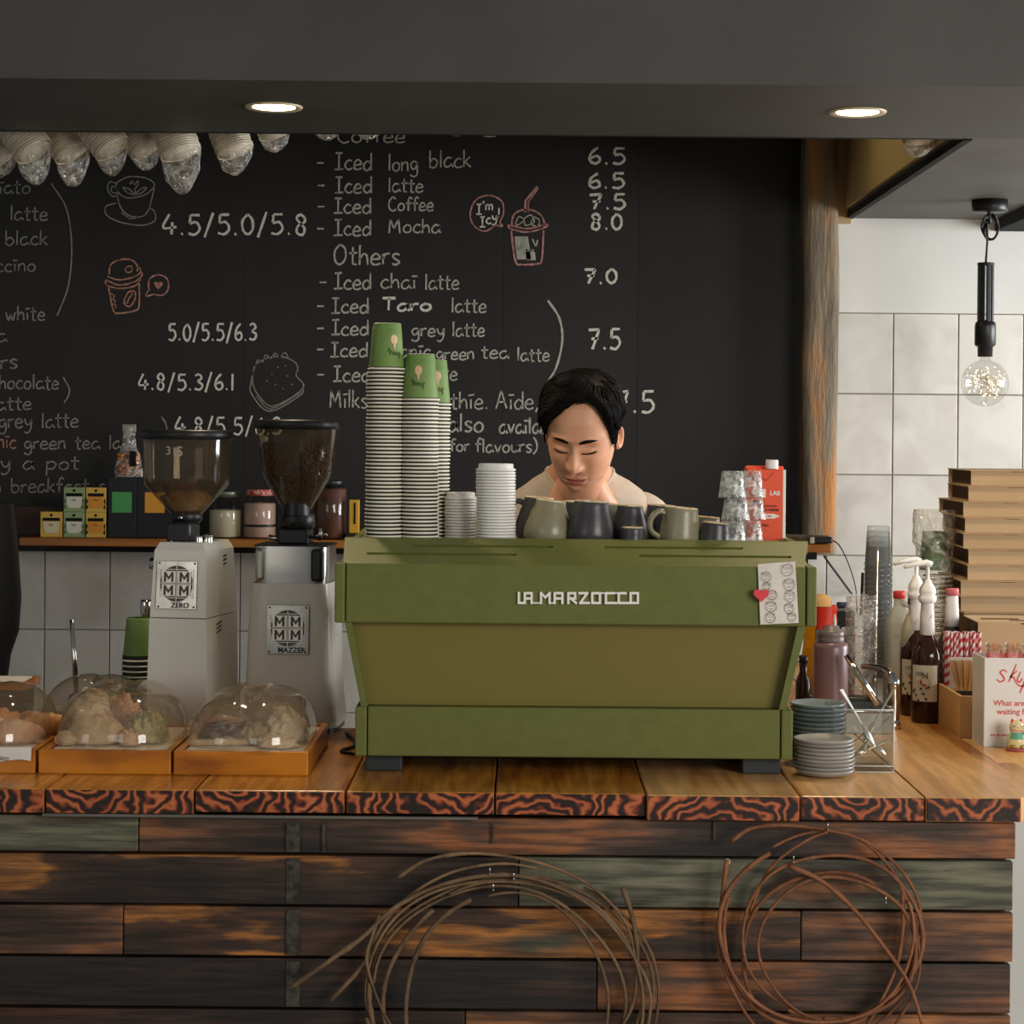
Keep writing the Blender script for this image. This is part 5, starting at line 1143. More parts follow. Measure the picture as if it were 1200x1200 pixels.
for xa, xb, sq_, nm, lb in [(126, 160, mat('green_square', '4B9A52', .5), 0, 'black box with a green square'), (160, 201, mat('orange_square', 'E09A2C', .5), 1, 'black box with an orange square, behind the left grinder')]:
    d = 6.63; a, b_ = X(xa, d, zs_), X(xb, d, zs_); h = S(71, d); t = thing('black_tin', lb, 'box', ((a+b_)/2, d, zs_))
    MB().box((0, .05, h/2), (b_-a-.001, .1, h), bev=.002).build('carton', mat('blue_black_card', '101319', .5), t)
    c = X([142.5, 181][nm], d, zs_)-(a+b_)/2; MB().box((c, -.0005, S(635-593.5, d)), (S(23, d), .001, S(24, d))).build('colour_square', sq_, t)
bg = thing('snack_bag', 'clear bag of orange dried fruit standing on the black boxes', 'bag', (X(151, 6.68, 1.5), 6.68, zs_+S(71, 6.63)))
def bf_(u, v):
    a = 2*math.pi*u; r = [.047, .046, .038, .024, .020, .021][min(5, int(v*5))]; r2 = [.047, .046, .038, .024, .020, .021][min(5, int(v*5)+1)]; f_ = v*5-int(v*5); r = r+(r2-r)*f_
    return (math.cos(a)*r*(1+.06*nz(v*8, a, 0)), math.sin(a)*r*.6, v*.165)
MB().grid(bf_, 32, 20, cu=True).build('clear_film', m_plbag, bg)
MB().box((0, 0, .160), (.044, .016, .026), bev=.003).build('folded_top', mat('folded_film', '8C8A7C', .5), bg)
MB().box((.018, -.030, .06), (.022, .002, .05)).build('dark_sticker', m_dark, bg)
mbf = MB(); rf = random.Random(4)
for k in range(60):
    c_ = Vector((rf.uniform(-.034, .034), rf.uniform(-.02, .02), rf.uniform(.008, .075))); mbf.lathe([(0, -.006), (.007, 0), (0, .006)], 6, mtx=Matrix.Translation(c_) @ Matrix.Rotation(rf.random()*3, 4, 'X'))
o = mbf.build('dried_fruit', mat('dried_orange', 'C8641C', .5, col2='D88A40', scale=40), bg); o['kind'] = 'stuff'
def jar(px, y0, w_, fill, lidm, label, frac=.7, d=6.66, glass=None, band=False, fit=False):
    h = P(px, y0, d).z-zs_; r = S(w_, d)/2; t = thing('glass_jar', label, 'jar', (X(px, d, zs_), d+.03, zs_))
    MB().lathe([(0, 0), (r*.9, 0), (r, .006), (r, h*.72), (r*.8, h*.82), (r*.76, h*.9)], 32, closed=True).build('glass', glass or m_glass, t)
    MB().lathe([(0, .003), (r*.88, .003), (r*.97, .008), (r*.97, h*frac*.97), (r*.9, h*frac), (0, h*frac+.003)], 32, closed=True).build('contents', fill, t)
    MB().lathe([(0, h), (r*.82, h), (r*.84, h-.003), (r*.84, h*.88), (0, h*.88)], 32, closed=True).build('lid', lidm, t)
    if band: MB().lathe([(r+.001, h*.24), (r+.0025, h*.25), (r+.0025, h*.28), (r+.001, h*.29)], 32, closed=True).build('wire_band', m_blackp, t)
jar(262, 576, 38, mat('cream_powder', 'CFC3A2', .9), mat('green_tin_lid', '6E7560', .4, .6), 'glass jar of cream powder between the two grinders, left one', .6)
jar(303, 574, 38, mat('pinkish_powder', 'C9A692', .9), mat('red_check_lid', 'B0402E', .5, col2='D8A090', scale=90, ramp=(.48, .52)), 'glass jar of pinkish powder with a red patterned lid, left of the right grinder', .72, band=True)
jar(386, 563, 38, mat('brown_powder', '5E3622', .7, col2='4A2A1A', scale=20), m_blackp, 'tall jar of brown powder with a black lid, right of the right grinder', .86)
yt = thing('yellow_tool', 'small yellow flat tool with a dark slot leaning beside the brown jar', 'tool', (X(415, 6.66, 1.3), 6.66, zs_))
MB().box((0, 0, .075), (.034, .012, .11), bev=.003).build('body', mat('yellow_plastic', 'D9A528', .4), yt); MB().box((.002, -.0065, .085), (.006, .002, .07)).build('slot', m_dark, yt)
MB().box((0, .0, .01), (.05, .04, .02), bev=.003).build('stand', m_blackp, yt)

# ============================================================ RIGHT SIDE OF THE COUNTER
def saucer(mesh_m, r): return MB().lathe([(0, .004), (r*.55, .004), (r*.6, .001), (r*.68, .0005), (r*.92, .006), (r, .0115), (r+.0008, .013), (r-.0008, .0142), (r-.004, .0135), (r*.8, .009), (r*.5, .007), (0, .007)], 48, closed=True).mesh('saucer', mesh_m)
for px, d, n, r, mm_, lb, gr, tl in [(966, 4.03, 9, .0585, m_saucer, 'grey saucer in the front stack by the machine foot', 'saucers in the front stack', 'topmost grey saucer of the front stack'),
                           (958, 4.20, 13, .057, m_saucerb, 'blue-grey saucer in the stack behind the front one', 'saucers in the rear stack', 'topmost glossy blue-grey saucer of the rear stack')]:
    me = saucer(mm_, r); step = (P(px, 861, 4.03).z-TOP-.012)/9 if n == 9 else .0105; 
    if n == 13: step = (P(958, 824, 4.2).z-TOP-.012)/12
    for k in range(n):
        o = bpy.data.objects.new('saucer', me); COL.objects.link(o); zz = TOP+k*step; o.location = (X(px, d, zz)+random.uniform(-.0012, .0012), d+random.uniform(-.001, .001), zz); tag(o, tl if k == n-1 else lb, 'saucer', None if k == n-1 else gr)
# cutlery box
d = 4.07; xa, xb = X(976, d, TOP), X(1047, d, TOP); hB = P(1040, 832, d).z-TOP; cbx = thing('cutlery_box', 'square clear acrylic box of teaspoons beside the saucers', 'cutlery holder', ((xa+xb)/2, d, TOP)); wB = xb-xa
for c, s_ in (((0, .002, hB/2), (wB, .004, hB)), ((0, .118, hB/2), (wB, .004, hB)), ((-wB/2+.002, .06, hB/2), (.004, .112, hB)), ((wB/2-.002, .06, hB/2), (.004, .112, hB))): MB().box(c, s_, bev=.0008).build('wall_panel', m_acryl, cbx)
MB().box((0, .06, .006), (wB, .12, .012), bev=.001).build('thick_base', m_acryl, cbx)
mb = MB()
for (a, b_) in (((-wB/2, hB), (wB/2, hB)), ((wB/2, hB), (wB/2, 0)), ((-wB/2, .012), (wB/2, .012)), ((-wB/2, 0), (wB/2, 0))): mb.tube([(a[0], 0, a[1]), (b_[0], 0, b_[1])], .0011, 6)
mb.build('polished_edge', mat('bright_edge', 'C8CCC8', .15, spec=1), cbx)
m_spoon = mat('bright_spoon_steel', 'D8D5CE', .28, .85)
def spoon(label, p0, p1, flip=False, knife=False, w_=1):
    p0, p1 = Vector(p0), Vector(p1); L_ = (p1-p0).length; q = (p1-p0).to_track_quat('Z', 'Y').to_matrix().to_4x4(); m4 = Matrix.Translation(p0) @ q
    t = thing('teaspoon' if not knife else 'butter_knife', label, 'cutlery', p0)
    mb = MB(); Rm = q
    hl = L_*.66
    def fn(u, v):
        wv = (.0034+.0034*max(0, (v-.45)/.55)**1.5)*w_; a = 2*math.pi*u; return Rm @ Vector((math.cos(a)*wv, math.sin(a)*.0011, .34*L_+v*hl))
    mb.grid(fn, 10, 12, cu=True); mb.add([Rm @ Vector((math.cos(2*math.pi*i/10)*.0068*w_, math.sin(2*math.pi*i/10)*.0014, L_)) for i in range(10)], [tuple(range(10))]); mb.build('handle', m_spoon, t)
    mb = MB()
    def bf(u, v):
        a = 2*math.pi*u; z = .36*L_*v; r = .013*math.sin(math.pi*min(1, v*.93+.03))**.6; c = .004*math.sin(math.pi*v); return Rm @ Vector((math.cos(a)*r, math.sin(a)*.0012+c*(1-abs(math.cos(a))**2), z))
    mb.grid(bf, 14, 12, cu=True).build('bowl' if not knife else 'blade', m_spoon, t)
def S3(px, py, d): return P(px, py, d)
spoon('teaspoon leaning right, its handle end highest above the acrylic box', S3(1012, 868, 4.12), S3(1049, 805, 4.13), w_=1.3)
spoon('wooden-toned reflecting spoon leaning left out of the acrylic box', S3(1024, 872, 4.10), S3(986, 808, 4.14), w_=1.4)
spoon('teaspoon with bowl down in the front right corner of the acrylic box', S3(1038, 884, 4.09), S3(1000, 852, 4.11))
spoon('teaspoon lying low across the bottom of the acrylic box', S3(1000, 886, 4.13), S3(1040, 868, 4.15)); spoon('thin teaspoon deep at the back of the acrylic box', S3(1005, 884, 4.17), S3(1042, 840, 4.17))
spoon('teaspoon resting at the left wall of the acrylic box', S3(990, 878, 4.15), S3(1014, 858, 4.12))

# squeeze bottle
d = 4.62; sq_b = thing('sauce_bottle', 'brown translucent sauce bottle with grey ribbed cap', 'bottle', (X(973, d, 1.0), d, TOP)); hS = P(973, 752, d).z-TOP; r = S(20.5, d)
MB().lathe([(0, 0), (r*.94, 0), (r, .006), (r, hS-.014), (r*.96, hS-.004), (r*.72, hS)], 40, closed=True).build('bottle', mat('chocolate_sauce', '6B4E50', .35, col2='7A5A5A', scale=3, coat=.2), sq_b)
MB().lathe([(r*.72, hS-.001), (r*.76, hS+.002), (r*.76, hS+.010), (r*.72, hS+.011), (r*.76, hS+.013), (r*.76, hS+.022), (r*.66, hS+.026), (r*.5, hS+.028), (r*.45, hS+.036), (.003, hS+.038), (0, hS+.038)], 32, closed=True).build('cap', mat('brown_grey_cap', '6E605C', .4), sq_b)
MB().lathe([(.0045, hS+.036), (.0025, hS+.062), (0, hS+.063)], 14, c=(.008, 0, 0), closed=True).build('nozzle', mat('nozzle_grey', 'B8B2AC', .4), sq_b)
# black carton with red base, orange bag, cloth, blue cap bottle
d = 5.0; bb = thing('syrup_carton', 'black and red carton behind the brown sauce bottle', 'carton', (X(984, d, 1.0), d, TOP)); hb_ = P(984, 716, d).z-TOP
MB().box((0, .04, hb_*.62), (S(34, d), .08, hb_*.76), bev=.002).build('black_body', m_blackp, bb); MB().box((0, .04, hb_*.12), (S(34, d), .08, hb_*.235), bev=.002).build('red_base', mat('carton_red', 'B42A20', .5), bb)
MB().box((S(15.5, d), -.001, hb_*.5), (S(4, d), .002, hb_*.55)).build('red_stripe', bpy.data.materials['carton_red'], bb)
text('SWEET', .022, 'white_word', m_logo, bb, (.004, -.0025, hb_*.80), shear=.3, bold=.0006)
d = 5.05; ob = thing('orange_pouch', 'bright orange-yellow pouch showing between the machine and the sauce bottle', 'pouch', (X(954, d, 1.0), d, TOP))
MB().grid(lambda u, v: (math.cos(2*math.pi*u)*.030*(1+.08*math.sin(v*14)), math.sin(2*math.pi*u)*.02, .005+(P(950, 730, d).z-TOP-.005)*v), 24, 20, cu=True).build('film', mat('orange_film', 'E09A14', .35, bump=.4), ob)
rcg = thing('red_packet', 'crumpled red packet with a beige top right of the machine corner', 'packet', (X(968, 4.95, 1.1), 4.95, P(960, 737, 4.95).z))
MB().grid(lambda u, v: (math.cos(2*math.pi*u)*.026*(1+.12*nz(u*9, v*4, 0)), math.sin(2*math.pi*u)*.016, .058*v), 24, 12, cu=True).build('red_film', mat('red_film', 'D8341C', .4), rcg)
MB().lathe([(.026, 0), (.024, .018), (.012, .028), (0, .03)], 20, c=(-.012, 0, .056), closed=True).build('beige_top', mat('beige_knob', 'C89A60', .6), rcg)
MB().box((.0, .0, -.10), (.05, .02, .20)).build('packet_lower_part', mat('dull_grey_film', '5A5654', .5), rcg)
bcb = thing('blue_cap_bottle', 'slim bottle whose blue cap shows above the black carton', 'bottle', (X(987, 5.2, 1.1), 5.2, TOP)); hq = P(987, 706, 5.2).z-TOP
MB().lathe([(0, 0), (.026, 0), (.028, .004), (.028, hq-.06), (.014, hq-.035), (.014, hq-.012), (0, hq-.012)], 24, closed=True).build('bottle', m_blackp, bcb); MB().lathe([(.014, hq-.014), (.0155, hq-.012), (.0155, hq), (.0, hq+.001)], 24, closed=True).build('cap', mat('navy_cap', '2E3A5A', .4), bcb)
dk = thing('dark_bottle', 'small dark brown bottle seen beside the slanted side of the machine', 'bottle', (X(941, 4.72, 1.0), 4.72, TOP)); MB().lathe([(0, 0), (.016, 0), (.018, .004), (.018, .10), (.009, .125), (.009, .15), (0, .15)], 20, closed=True).build('bottle', mat('dark_amber', '3A2216', .2), dk); MB().lathe([(.0088, .145), (.0105, .147), (.0105, .163), (0, .163)], 16, closed=True).build('cap', m_blackp, dk)
# stainless drip bin with chrome arch handle and lever
sk = thing('steel_sink', 'stainless rinse basin with a curved chrome spout behind the cutlery box', 'sink', (.757, 4.60, TOP))
for c, s_ in (((0, 0, .025), (.17, .004, .05)), ((0, .26, .025), (.17, .004, .05)), ((-.085, .13, .025), (.004, .256, .05)), ((.085, .13, .025), (.004, .256, .05)), ((0, .13, .003), (.166, .252, .005))): MB().box(c, s_, bev=.001).build('basin_wall', m_brush, sk)
MB().tube([(-.085, 0, .05), (.085, 0, .05), (.085, .26, .05), (-.085, .26, .05), (-.085, 0, .05)], .005, 8).build('rolled_rim', m_steel, sk)
fa = thing('chrome_tap', 'curved chrome tap arching over the steel basin', 'tap', (X(1046, 4.68, TOP), 4.68, TOP))
o_ = fa.location
pts = [P(1047, 840, 4.68), P(1047, 812, 4.68), P(1046, 796, 4.68), P(1038, 786, 4.70), P(1024, 782, 4.72), P(1010, 781, 4.74)]
MB().tube([q-o_ for q in smooth_line([Vector((o_.x, 4.68, TOP))]+pts, 6)], [.014]*8+[.0155]*10+[.011-.0003*k for k in range(19)], 16).build('spout', m_chrome, fa)
MB().lathe([(0, 0), (.019, 0), (.019, .012), (.015, .02), (.0, .02)], 24, closed=True).build('base_flange', m_chrome, fa)
pts = [P(992, 768, 4.55)-o_, P(1029, 826, 4.50)-o_]
MB().tube(pts, .0072, 12).build('straight_pipe', m_chrome, fa)

# tall clear cup stacks
def clear_stack(px, ya, yb, w0, w1, d, lean, label, grp, n, top):
    zt_, zb2 = P(px, ya, d).z, P(px, yb, d).z; zb2 = max(zb2, TOP) if yb > 800 else TOP; hC_ = .10; step = (zt_-zb2-hC_)/(n-1); rt = S(w1, d)/2; rb = S(w0, d)/2
    me = MB().lathe([(0, hC_), (rb*.92, hC_), (rb, hC_-.003), (rt-.002, .006), (rt+.001, .005), (rt+.0012, 0), (rt-.001, 0)], 32, closed=True).mesh('clear_cup', m_cupclear)
    for k in range(n):
        o = bpy.data.objects.new('clear_cup', me); COL.objects.link(o); zz = zb2+k*step; o.location = (X(px, d, zz)+lean*k*step, d, zz); tag(o, top if k == n-1 else label, 'plastic cup', None if k == n-1 else grp)
clear_stack(1026, 616, 818, 26, 33, 5.15, .02, 'clear plastic cup nested in the tall stack in front of the tiles', 'clear cups in the tall stack', 26, 'topmost clear plastic cup of the tall stack in front of the tiles')
# packed lids in a bag
lb_ = thing('bagged_clear_lids', 'leaning bag of clear dome lids in front of the tall clear cups', 'bag of lids', (X(1008, 4.95, TOP), 4.95, TOP))
zt_ = P(1008, 697, 4.95).z-TOP
MB().grid(lambda u, v: (math.cos(2*math.pi*u)*(.042-.006*v)*(1+.05*nz(u*8, v*5, 1)), math.sin(2*math.pi*u)*.04, .002+(zt_-.002)*v**.92), 30, 26, cu=True).build('film', m_plbag, lb_)
ml_ = MB().lathe([(.040, -.0015), (.041, 0), (.040, .0015)], 28, closed=True, mtx=Matrix.Rotation(R(78), 4, 'Y') @ Matrix.Scale(1, 4)).mesh('lid', m_cupclear)
for k in range(18):
    o = bpy.data.objects.new('lid', MB().lathe([(.030, -.006), (.036, -.002), (.0375, 0), (.036, .002)], 24, closed=True).mesh('lid', m_cupclear) if k == 0 else ml0); ml0 = o.data
    COL.objects.link(o); o.parent = lb_; o.location = (.002*math.sin(k), 0, .012+k*(zt_-.03)/18)
# water jugs
def jug(px, ya, w_, d, capm, label, body, hd=1):
    h = P(px, ya, d).z-TOP; W = S(w_, d); t = thing('water_jug', label, 'jug', (X(px, d, TOP+.1), d, TOP))
    def fn(u, v):
        a = 2*math.pi*u; c, s_ = math.cos(a), math.sin(a); e = .5; k = [(0, .86), (.03, 1), (.5, 1), (.62, .98), (.78, .86), (.88, .55), (.93, .34), (1, .33)]
        for (a0, b0), (a1, b1) in zip(k, k[1:]):
            if v <= a1: r = b0+(b1-b0)*(v-a0)/(a1-a0); break
        return (math.copysign(abs(c)**e, c)*W/2*r, math.copysign(abs(s_)**e, s_)*W/2*r, v*(h-.018))
    mb = MB().grid(fn, 40, 40, cu=True); mb.add([fn(i/40, 0) for i in range(40)], [tuple(range(40))]); mb.build('bottle', body, t)
    MB().lathe([(W*.19, 0), (W*.21, .002), (W*.21, .016), (W*.18, .019), (0, .019)], 24, c=(0, 0, h-.020), closed=True).build('cap', capm, t)
    MB().tube(smooth_line([(W*.10, -W*.12, h*.90), (W*.42, -W*.36, h*.86), (W*.50, -W*.42, h*.74), (W*.46, -W*.44, h*.60)], 6), .008, 10).build('handle', body, t)
m_jug = clear('milky_jug', 'E6E4DA', 1.2, .3, haze=.5, hazecol='D6D3C6'); m_jug2 = clear('milky_yellow_jug', 'E8E0C8', 1.2, .3, haze=.5, hazecol='D8D0B4')
jug(1053, 692, 34, 5.02, mat('red_cap', 'D83A2E', .4), 'milky clear water jug with a red cap', m_jug); jug(1069, 699, 28, 4.93, mat('blue_cap', '2B3648', .4), 'milky clear jug with a dark blue cap and curved handle', m_jug2)
# syrup bottles with pumps
m_amber = mat('amber_syrup', '3E1C0E', .08, trans=.35, ior=1.4, spec=.8); m_bl = mat('bottle_label', 'DDD3B8', .6); m_pump = mat('white_pump', 'EEEAE2', .35)
def syrup(px, d, label, hv=1, pump=True, body=None, ydir=-1):
    t = thing('syrup_bottle', label, 'syrup bottle', (X(px, d, TOP+.1), d, TOP)); r = S(18, 4.85); b = body or m_amber
    MB().lathe([(0, 0), (r*.94, 0), (r, .005), (r, .150), (r*.96, .163), (r*.72, .185), (r*.48, .200), (r*.40, .215), (r*.38, .24)], 36, closed=True).build('bottle', b, t)
    mb = MB(); mb.grid(lambda u, v: (math.sin(-1.25+1.75*u)*(r+.0008), -math.cos(-1.25+1.75*u)*(r+.0008), .052+.085*v), 20, 6); mb.build('paper_label', m_bl, t)
    mb = MB()
    for k in range(9):
        a = -1.0+.16*k%1.2-.2; zz = .05+.04*((k*37) % 10)/10; c_ = Vector((math.sin(a)*(r+.0016), -math.cos(a)*(r+.0016), zz)); mb.lathe([(0, -.005), (.0035, 0), (0, .005)], 6, mtx=Matrix.Translation(c_) @ Matrix.Scale(.25, 4, Vector((math.sin(a), -math.cos(a), 0))) @ Matrix.Rotation(k, 4, 'Y'))
    mb.build('leaf_print', mat('label_leaf', '5A4426', .7), t)
    mb = MB()
    for k in range(3):
        a = -.15-.2*k; c_ = Vector((math.sin(a)*(r+.0016), -math.cos(a)*(r+.0016), .085+.006*k)); mb.lathe([(0, -.008), (.0035, 0), (0, .008)], 6, mtx=Matrix.Translation(c_) @ Matrix.Scale(.25, 4, Vector((math.sin(a), -math.cos(a), 0))) @ Matrix.Rotation(1+k, 4, 'Y'))
    mb.build('red_print', mat('label_red', 'B4523A', .7), t)
    o = text('N', .02, 'label_letters', m_ink, t, (-.012, -r-.0022, .112), bold=.0003); o = text('OR', .012, 'label_letters', m_ink, t, (-.024, -r+.004, .117), (R(90), 0, R(-35)))
    MB().lathe([(r*.40, .205), (r*.50, .207), (r*.46, .24), (r*.42, .275), (r*.38, .285)], 24, closed=True).build('neck_wrap', mat('neck_wrap', 'DDD8D2', .4, col2='C89A80', scale=60, ramp=(.6, .7)), t)
    if pump:
        MB().lathe([(0, .28), (r*.5, .281), (r*.58, .288), (r*.58, .297), (r*.48, .300), (r*.55, .306), (r*.5, .316), (r*.30, .328), (r*.22, .335), (.0045, .338), (.0045, .372), (0, .372)], 24, closed=True).build('pump_collar', m_pump, t)
        MB().tube([(.010, 0, .372), (-.002, 0, .376), (-.03, -.01, .374), (-.058, -.02, .366)], [.0068, .0078, .006, .0042], 10).build('pump_spout', m_pump, t)
    else:
        MB().lathe([(0, .30), (r*.44, .30), (r*.46, .296), (r*.46, .284), (r*.40, .282)], 20, closed=True).build('cap', mat('pink_cap', 'C86A6A', .5), t)
syrup(1086, 4.80, 'front amber syrup bottle with white pump and botanical label'); syrup(1073, 4.92, 'rear amber syrup bottle with white pump, left of the front one')
syrup(1115, 5.02, 'syrup bottle with a pink cap and printed neck behind the straws', pump=False, body=mat('dark_glass', '3C322E', .12))
mt_ = MB().box((0, 0, .002), (.16, .30, .004), bev=.001).build('rubber_mat', m_rubber, None, (X(1062, 4.9, TOP), 4.98, TOP-.0035)); bpy.data.objects.remove(mt_)
# bag of green cups with cream rims behind the pumps
gs = thing('bagged_green_cups', 'bagged stack of green paper cups behind the syrup pumps', 'bag of cups', (X(1094, 5.3, 1.2), 5.3, TOP)); d = 5.3
zt_ = P(1092, 616, d).z-TOP; me_r = MB().lathe([(.028, .09), (.030, .088), (.036, .006), (.040, .005), (.041, .002), (.039, 0)], 24, closed=True)
n = 26
for k in range(n):
    g_ = MB().lathe([(.0375, .0045), (.0395, .0035), (.0395, .001), (.0375, 0)], 24, closed=True).build('cup', m_cream, gs) if k == 0 else g_.copy()
    if k: COL.objects.link(g_)
    g_.location = (.012+.001*math.sin(k), 0, .0+k*(zt_-.12)/n)
MB().lathe([(.037, 0), (.030, .10), (0, .10)], 24, c=(.0, 0, zt_-.115), closed=True).build('top_cup', mat('deep_green_cup', '3E5A2C', .6, col2='4E6E34', scale=30), gs)
MB().grid(lambda u, v: (math.cos(2*math.pi*u)*(.048+.010*(v > .8)*math.sin(v*9))*(1+.12*nz(u*7, v*9, 2)), math.sin(2*math.pi*u)*.045, .003+(P(1092, 597, d).z-TOP-.003)*v), 36, 40, cu=True).build('film', m_plbag, gs)

# pizza boxes
def pbox(xl, ya, d, k, base_z, hgt, label, open_=False, w_=.33):
    t = thing('cardboard_box', label, 'cardboard box', (X(xl, d, base_z+.02), d, base_z), R(rotz[k % len(rotz)]))
    # left flank darkened in colour to stand in for shade; front with tab slots
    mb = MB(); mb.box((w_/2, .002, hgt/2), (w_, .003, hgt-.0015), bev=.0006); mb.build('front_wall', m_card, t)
    MB().box((.012, .165, hgt/2), (.003, .325, hgt-.005)).build('side_wall', m_cardin_shade, t); MB().box((w_-.0015, .165, hgt/2), (.003, .325, hgt-.003)).build('side_wall', m_card, t)
    MB().box((w_/2, .329, hgt/2), (w_, .003, hgt-.002)).build('back_wall', m_card, t); MB().box((w_/2, .165, .0012), (w_-.006, .325, .0024)).build('bottom', m_card, t)
    if not open_: MB().box((w_/2-.002, .160, hgt-.0014), (w_+.002, .335, .0024)).build('lid', m_card, t)
    else:
        MB().box((w_/2, .10, hgt-.0014), (w_, .19, .0024)).build('lid', m_card, t)
        MB().box((w_*.23, .09, hgt+.0004), (.09, .02, .0018)).build('cut_out_slot', m_cardin_shade, t); MB().box((w_*.42, .05, hgt+.0004), (.08, .012, .0018)).build('cut_out_slot', m_cardin_shade, t)
    for x_ in (.12, .24): MB().box((x_, -.0005, hgt-.0025), (.035, .003, .003)).build('tab_slot', m_cardin_shade, t)
    return t
rotz = [-2, -3, -1, -2, -3, -2, -1, -2]
fr_x = [1139, 1136, 1130, 1132, 1130, 1136, 1135, 1127, 1127]; tops = [551, 568, 586, 604, 622, 641, 660, 677, 696]
dP = 5.18; bot = P(1140, 717, dP).z
names = ['topmost kraft pizza box of the tall pile', 'second kraft pizza box from the top of the pile', 'third kraft pizza box from the top of the pile', 'fourth kraft pizza box from the top, jutting left', 'fifth kraft pizza box from the top, middle of the pile', 'sixth kraft pizza box from the top of the pile', 'seventh kraft pizza box from the top of the pile', 'eighth kraft pizza box, second from the bottom of the tall pile', 'lowest kraft pizza box of the tall pile']
zt0 = P(1150, tops[0], dP).z; stp = (zt0-bot)/9
for k in range(9):
    pbox(fr_x[k]-1, 0, dP, k, bot+(8-k)*stp, stp, names[k])
hO = P(1140, 723, 4.97).z; 
pbox(1146, 0, 4.86, 0, TOP+.135+.0, P(1150, 729, 4.86).z-TOP-.135, 'kraft box with cut-out slots in its top, in front of the pile', True, .30)
pbox(1148, 0, 4.87, 1, TOP, .0665, 'lowest kraft box, two below the slotted box', False, .30); pbox(1148, 0, 4.87, 2, TOP+.067, .0665, 'kraft box directly beneath the slotted box', False, .30)
for k in range(4): pbox(1130, 0, dP, k, TOP+k*(bot-TOP)/4, (bot-TOP)/4, 'kraft box under the tall pile, behind the slotted box'); bpy.data.objects[-1] if 0 else None
for o in COL.objects:
    if o.get('label') == 'kraft box under the tall pile, behind the slotted box': o['group'] = 'boxes under the tall pile'

# bamboo organiser with straws, stirrers
d = 4.54; xa = .989; hb2 = .0945; bo = thing('bamboo_caddy', 'bamboo caddy holding straws and stirrers', 'caddy', (xa, 4.54, TOP), 0)
mb = MB().box((.13, .004, hb2/2), (.27, .008, hb2), bev=.001); mb.build('front_wall', m_bamboo, bo)
xs = 0
def wallp(p0, p1, nm, hh_=hb2):
    a, b_ = Vector(p0), Vector(p1); L_ = (b_-a).length; an = math.atan2((b_-a).y, (b_-a).x); MB().box(((a.x+b_.x)/2, (a.y+b_.y)/2, hh_/2), (L_, .008, hh_), rz=an, bev=.001).build(nm, m_bamboo, bo)
yb_ = .31
for k in range(2): wallp((-.002+ (xs+.0)*k/2*1.0, .006+yb_*k/2), ((xs)*(k+1)/2-.002, .006+yb_*(k+1)/2-.001), 'side_wall')
wallp((xs, yb_), (.26, yb_), 'back_wall'); wallp((.264, .008), (.264, yb_), 'side_wall'); wallp((xs*.45, .18), (.26, .18), 'divider', hb2*.95)
MB().prism([(0, .01), (.26, .01), (.26, yb_), (xs, yb_)], .001, .007, 'Z').build('floor_board', m_bamboo, bo)
# white sleeve for stirrers & straws
sl_ = thing('white_sleeve', 'white card sleeve holding wooden stirrers in the bamboo caddy', 'holder', (X(1127, 4.73, TOP)+.008, 4.73, TOP+.008)); hz2 = P(1130, 771, 4.73).z-TOP-.008
MB().box((.015, .012, hz2/2), (S(50, 4.73), .003, hz2), bev=.0005).build('back_card', m_paper_w, sl_)
MB().box((.015, -.03, hz2*.26), (S(48, 4.73), .003, hz2*.52), bev=.0005).build('front_card', mat('dark_tray_front', '2A2A28', .5), sl_)
MB().box((.015, -.012, hz2*.50), (S(46, 4.73), .034, .004)).build('white_lip', m_paper_w, sl_)
for k in range(14):
    zz = TOP+.008+hz2*.5; x_ = X(1118+k*2.2, 4.71, zz); a = (k-6)*.045; o = MB().box((0, 0, .035), (.0052, .0016, .07), ry=a).build('wooden_stirrer', m_bamboo, None, (x_, 4.71+.004*(k % 3), zz+.002)); tag(o, 'flat wooden stirrer in the white sleeve of the bamboo caddy', 'stirrer', 'wooden stirrers')
# striped straws
m_sr = mat('straw_white', 'E8DCD6', .6); m_rs = mat('straw_red', 'C8303A', .6)
base = None
def straw():
    r = .0034; Lh = .19; mb = MB().tube([(0, 0, 0), (0, 0, Lh)], r, 8, cap=False); o = mb.build('paper_straw', m_sr); s_ = MB(); n = 40
    for k in range(n):
        z0_ = k*Lh/n
        a0 = k*2*math.pi/8*1.0
    for b0 in range(9):
        z0_ = b0*.021
        vs = []; fs = []
        for k in range(9):
            a = 2*math.pi*k/8; zz = z0_+.021*k/8; 
            for dz in (0, .0095): vs.append((math.cos(a)*(r+.00035), math.sin(a)*(r+.00035), min(Lh, zz+dz)))
        for k in range(8): fs.append((2*k, 2*k+2, 2*k+3, 2*k+1))
        s_.add(vs, fs)
    s_.build('red_stripe', m_rs, o); return o
st = straw(); rs2 = random.Random(2)
for k in range(46):
    i = k % 12; row = k//12; px = 1108+i*3.5+rs2.uniform(-1, 1); d = 4.785+row*.010; zz = TOP+.009
    o = copy_tree(st); top_z = P(px, 741, d).z; o.location = (X(px, d, top_z), d, top_z-.19+rs2.uniform(-.003, .003)); o.rotation_euler = (rs2.uniform(-.02, .02), rs2.uniform(-.05, .06), rs2.random()*6)
    tag(o, 'red and white striped paper straw in the bundle behind the white sleeve', 'paper straw', 'striped paper straws')
for k in list(st.children): bpy.data.objects.remove(k)
bpy.data.objects.remove(st)
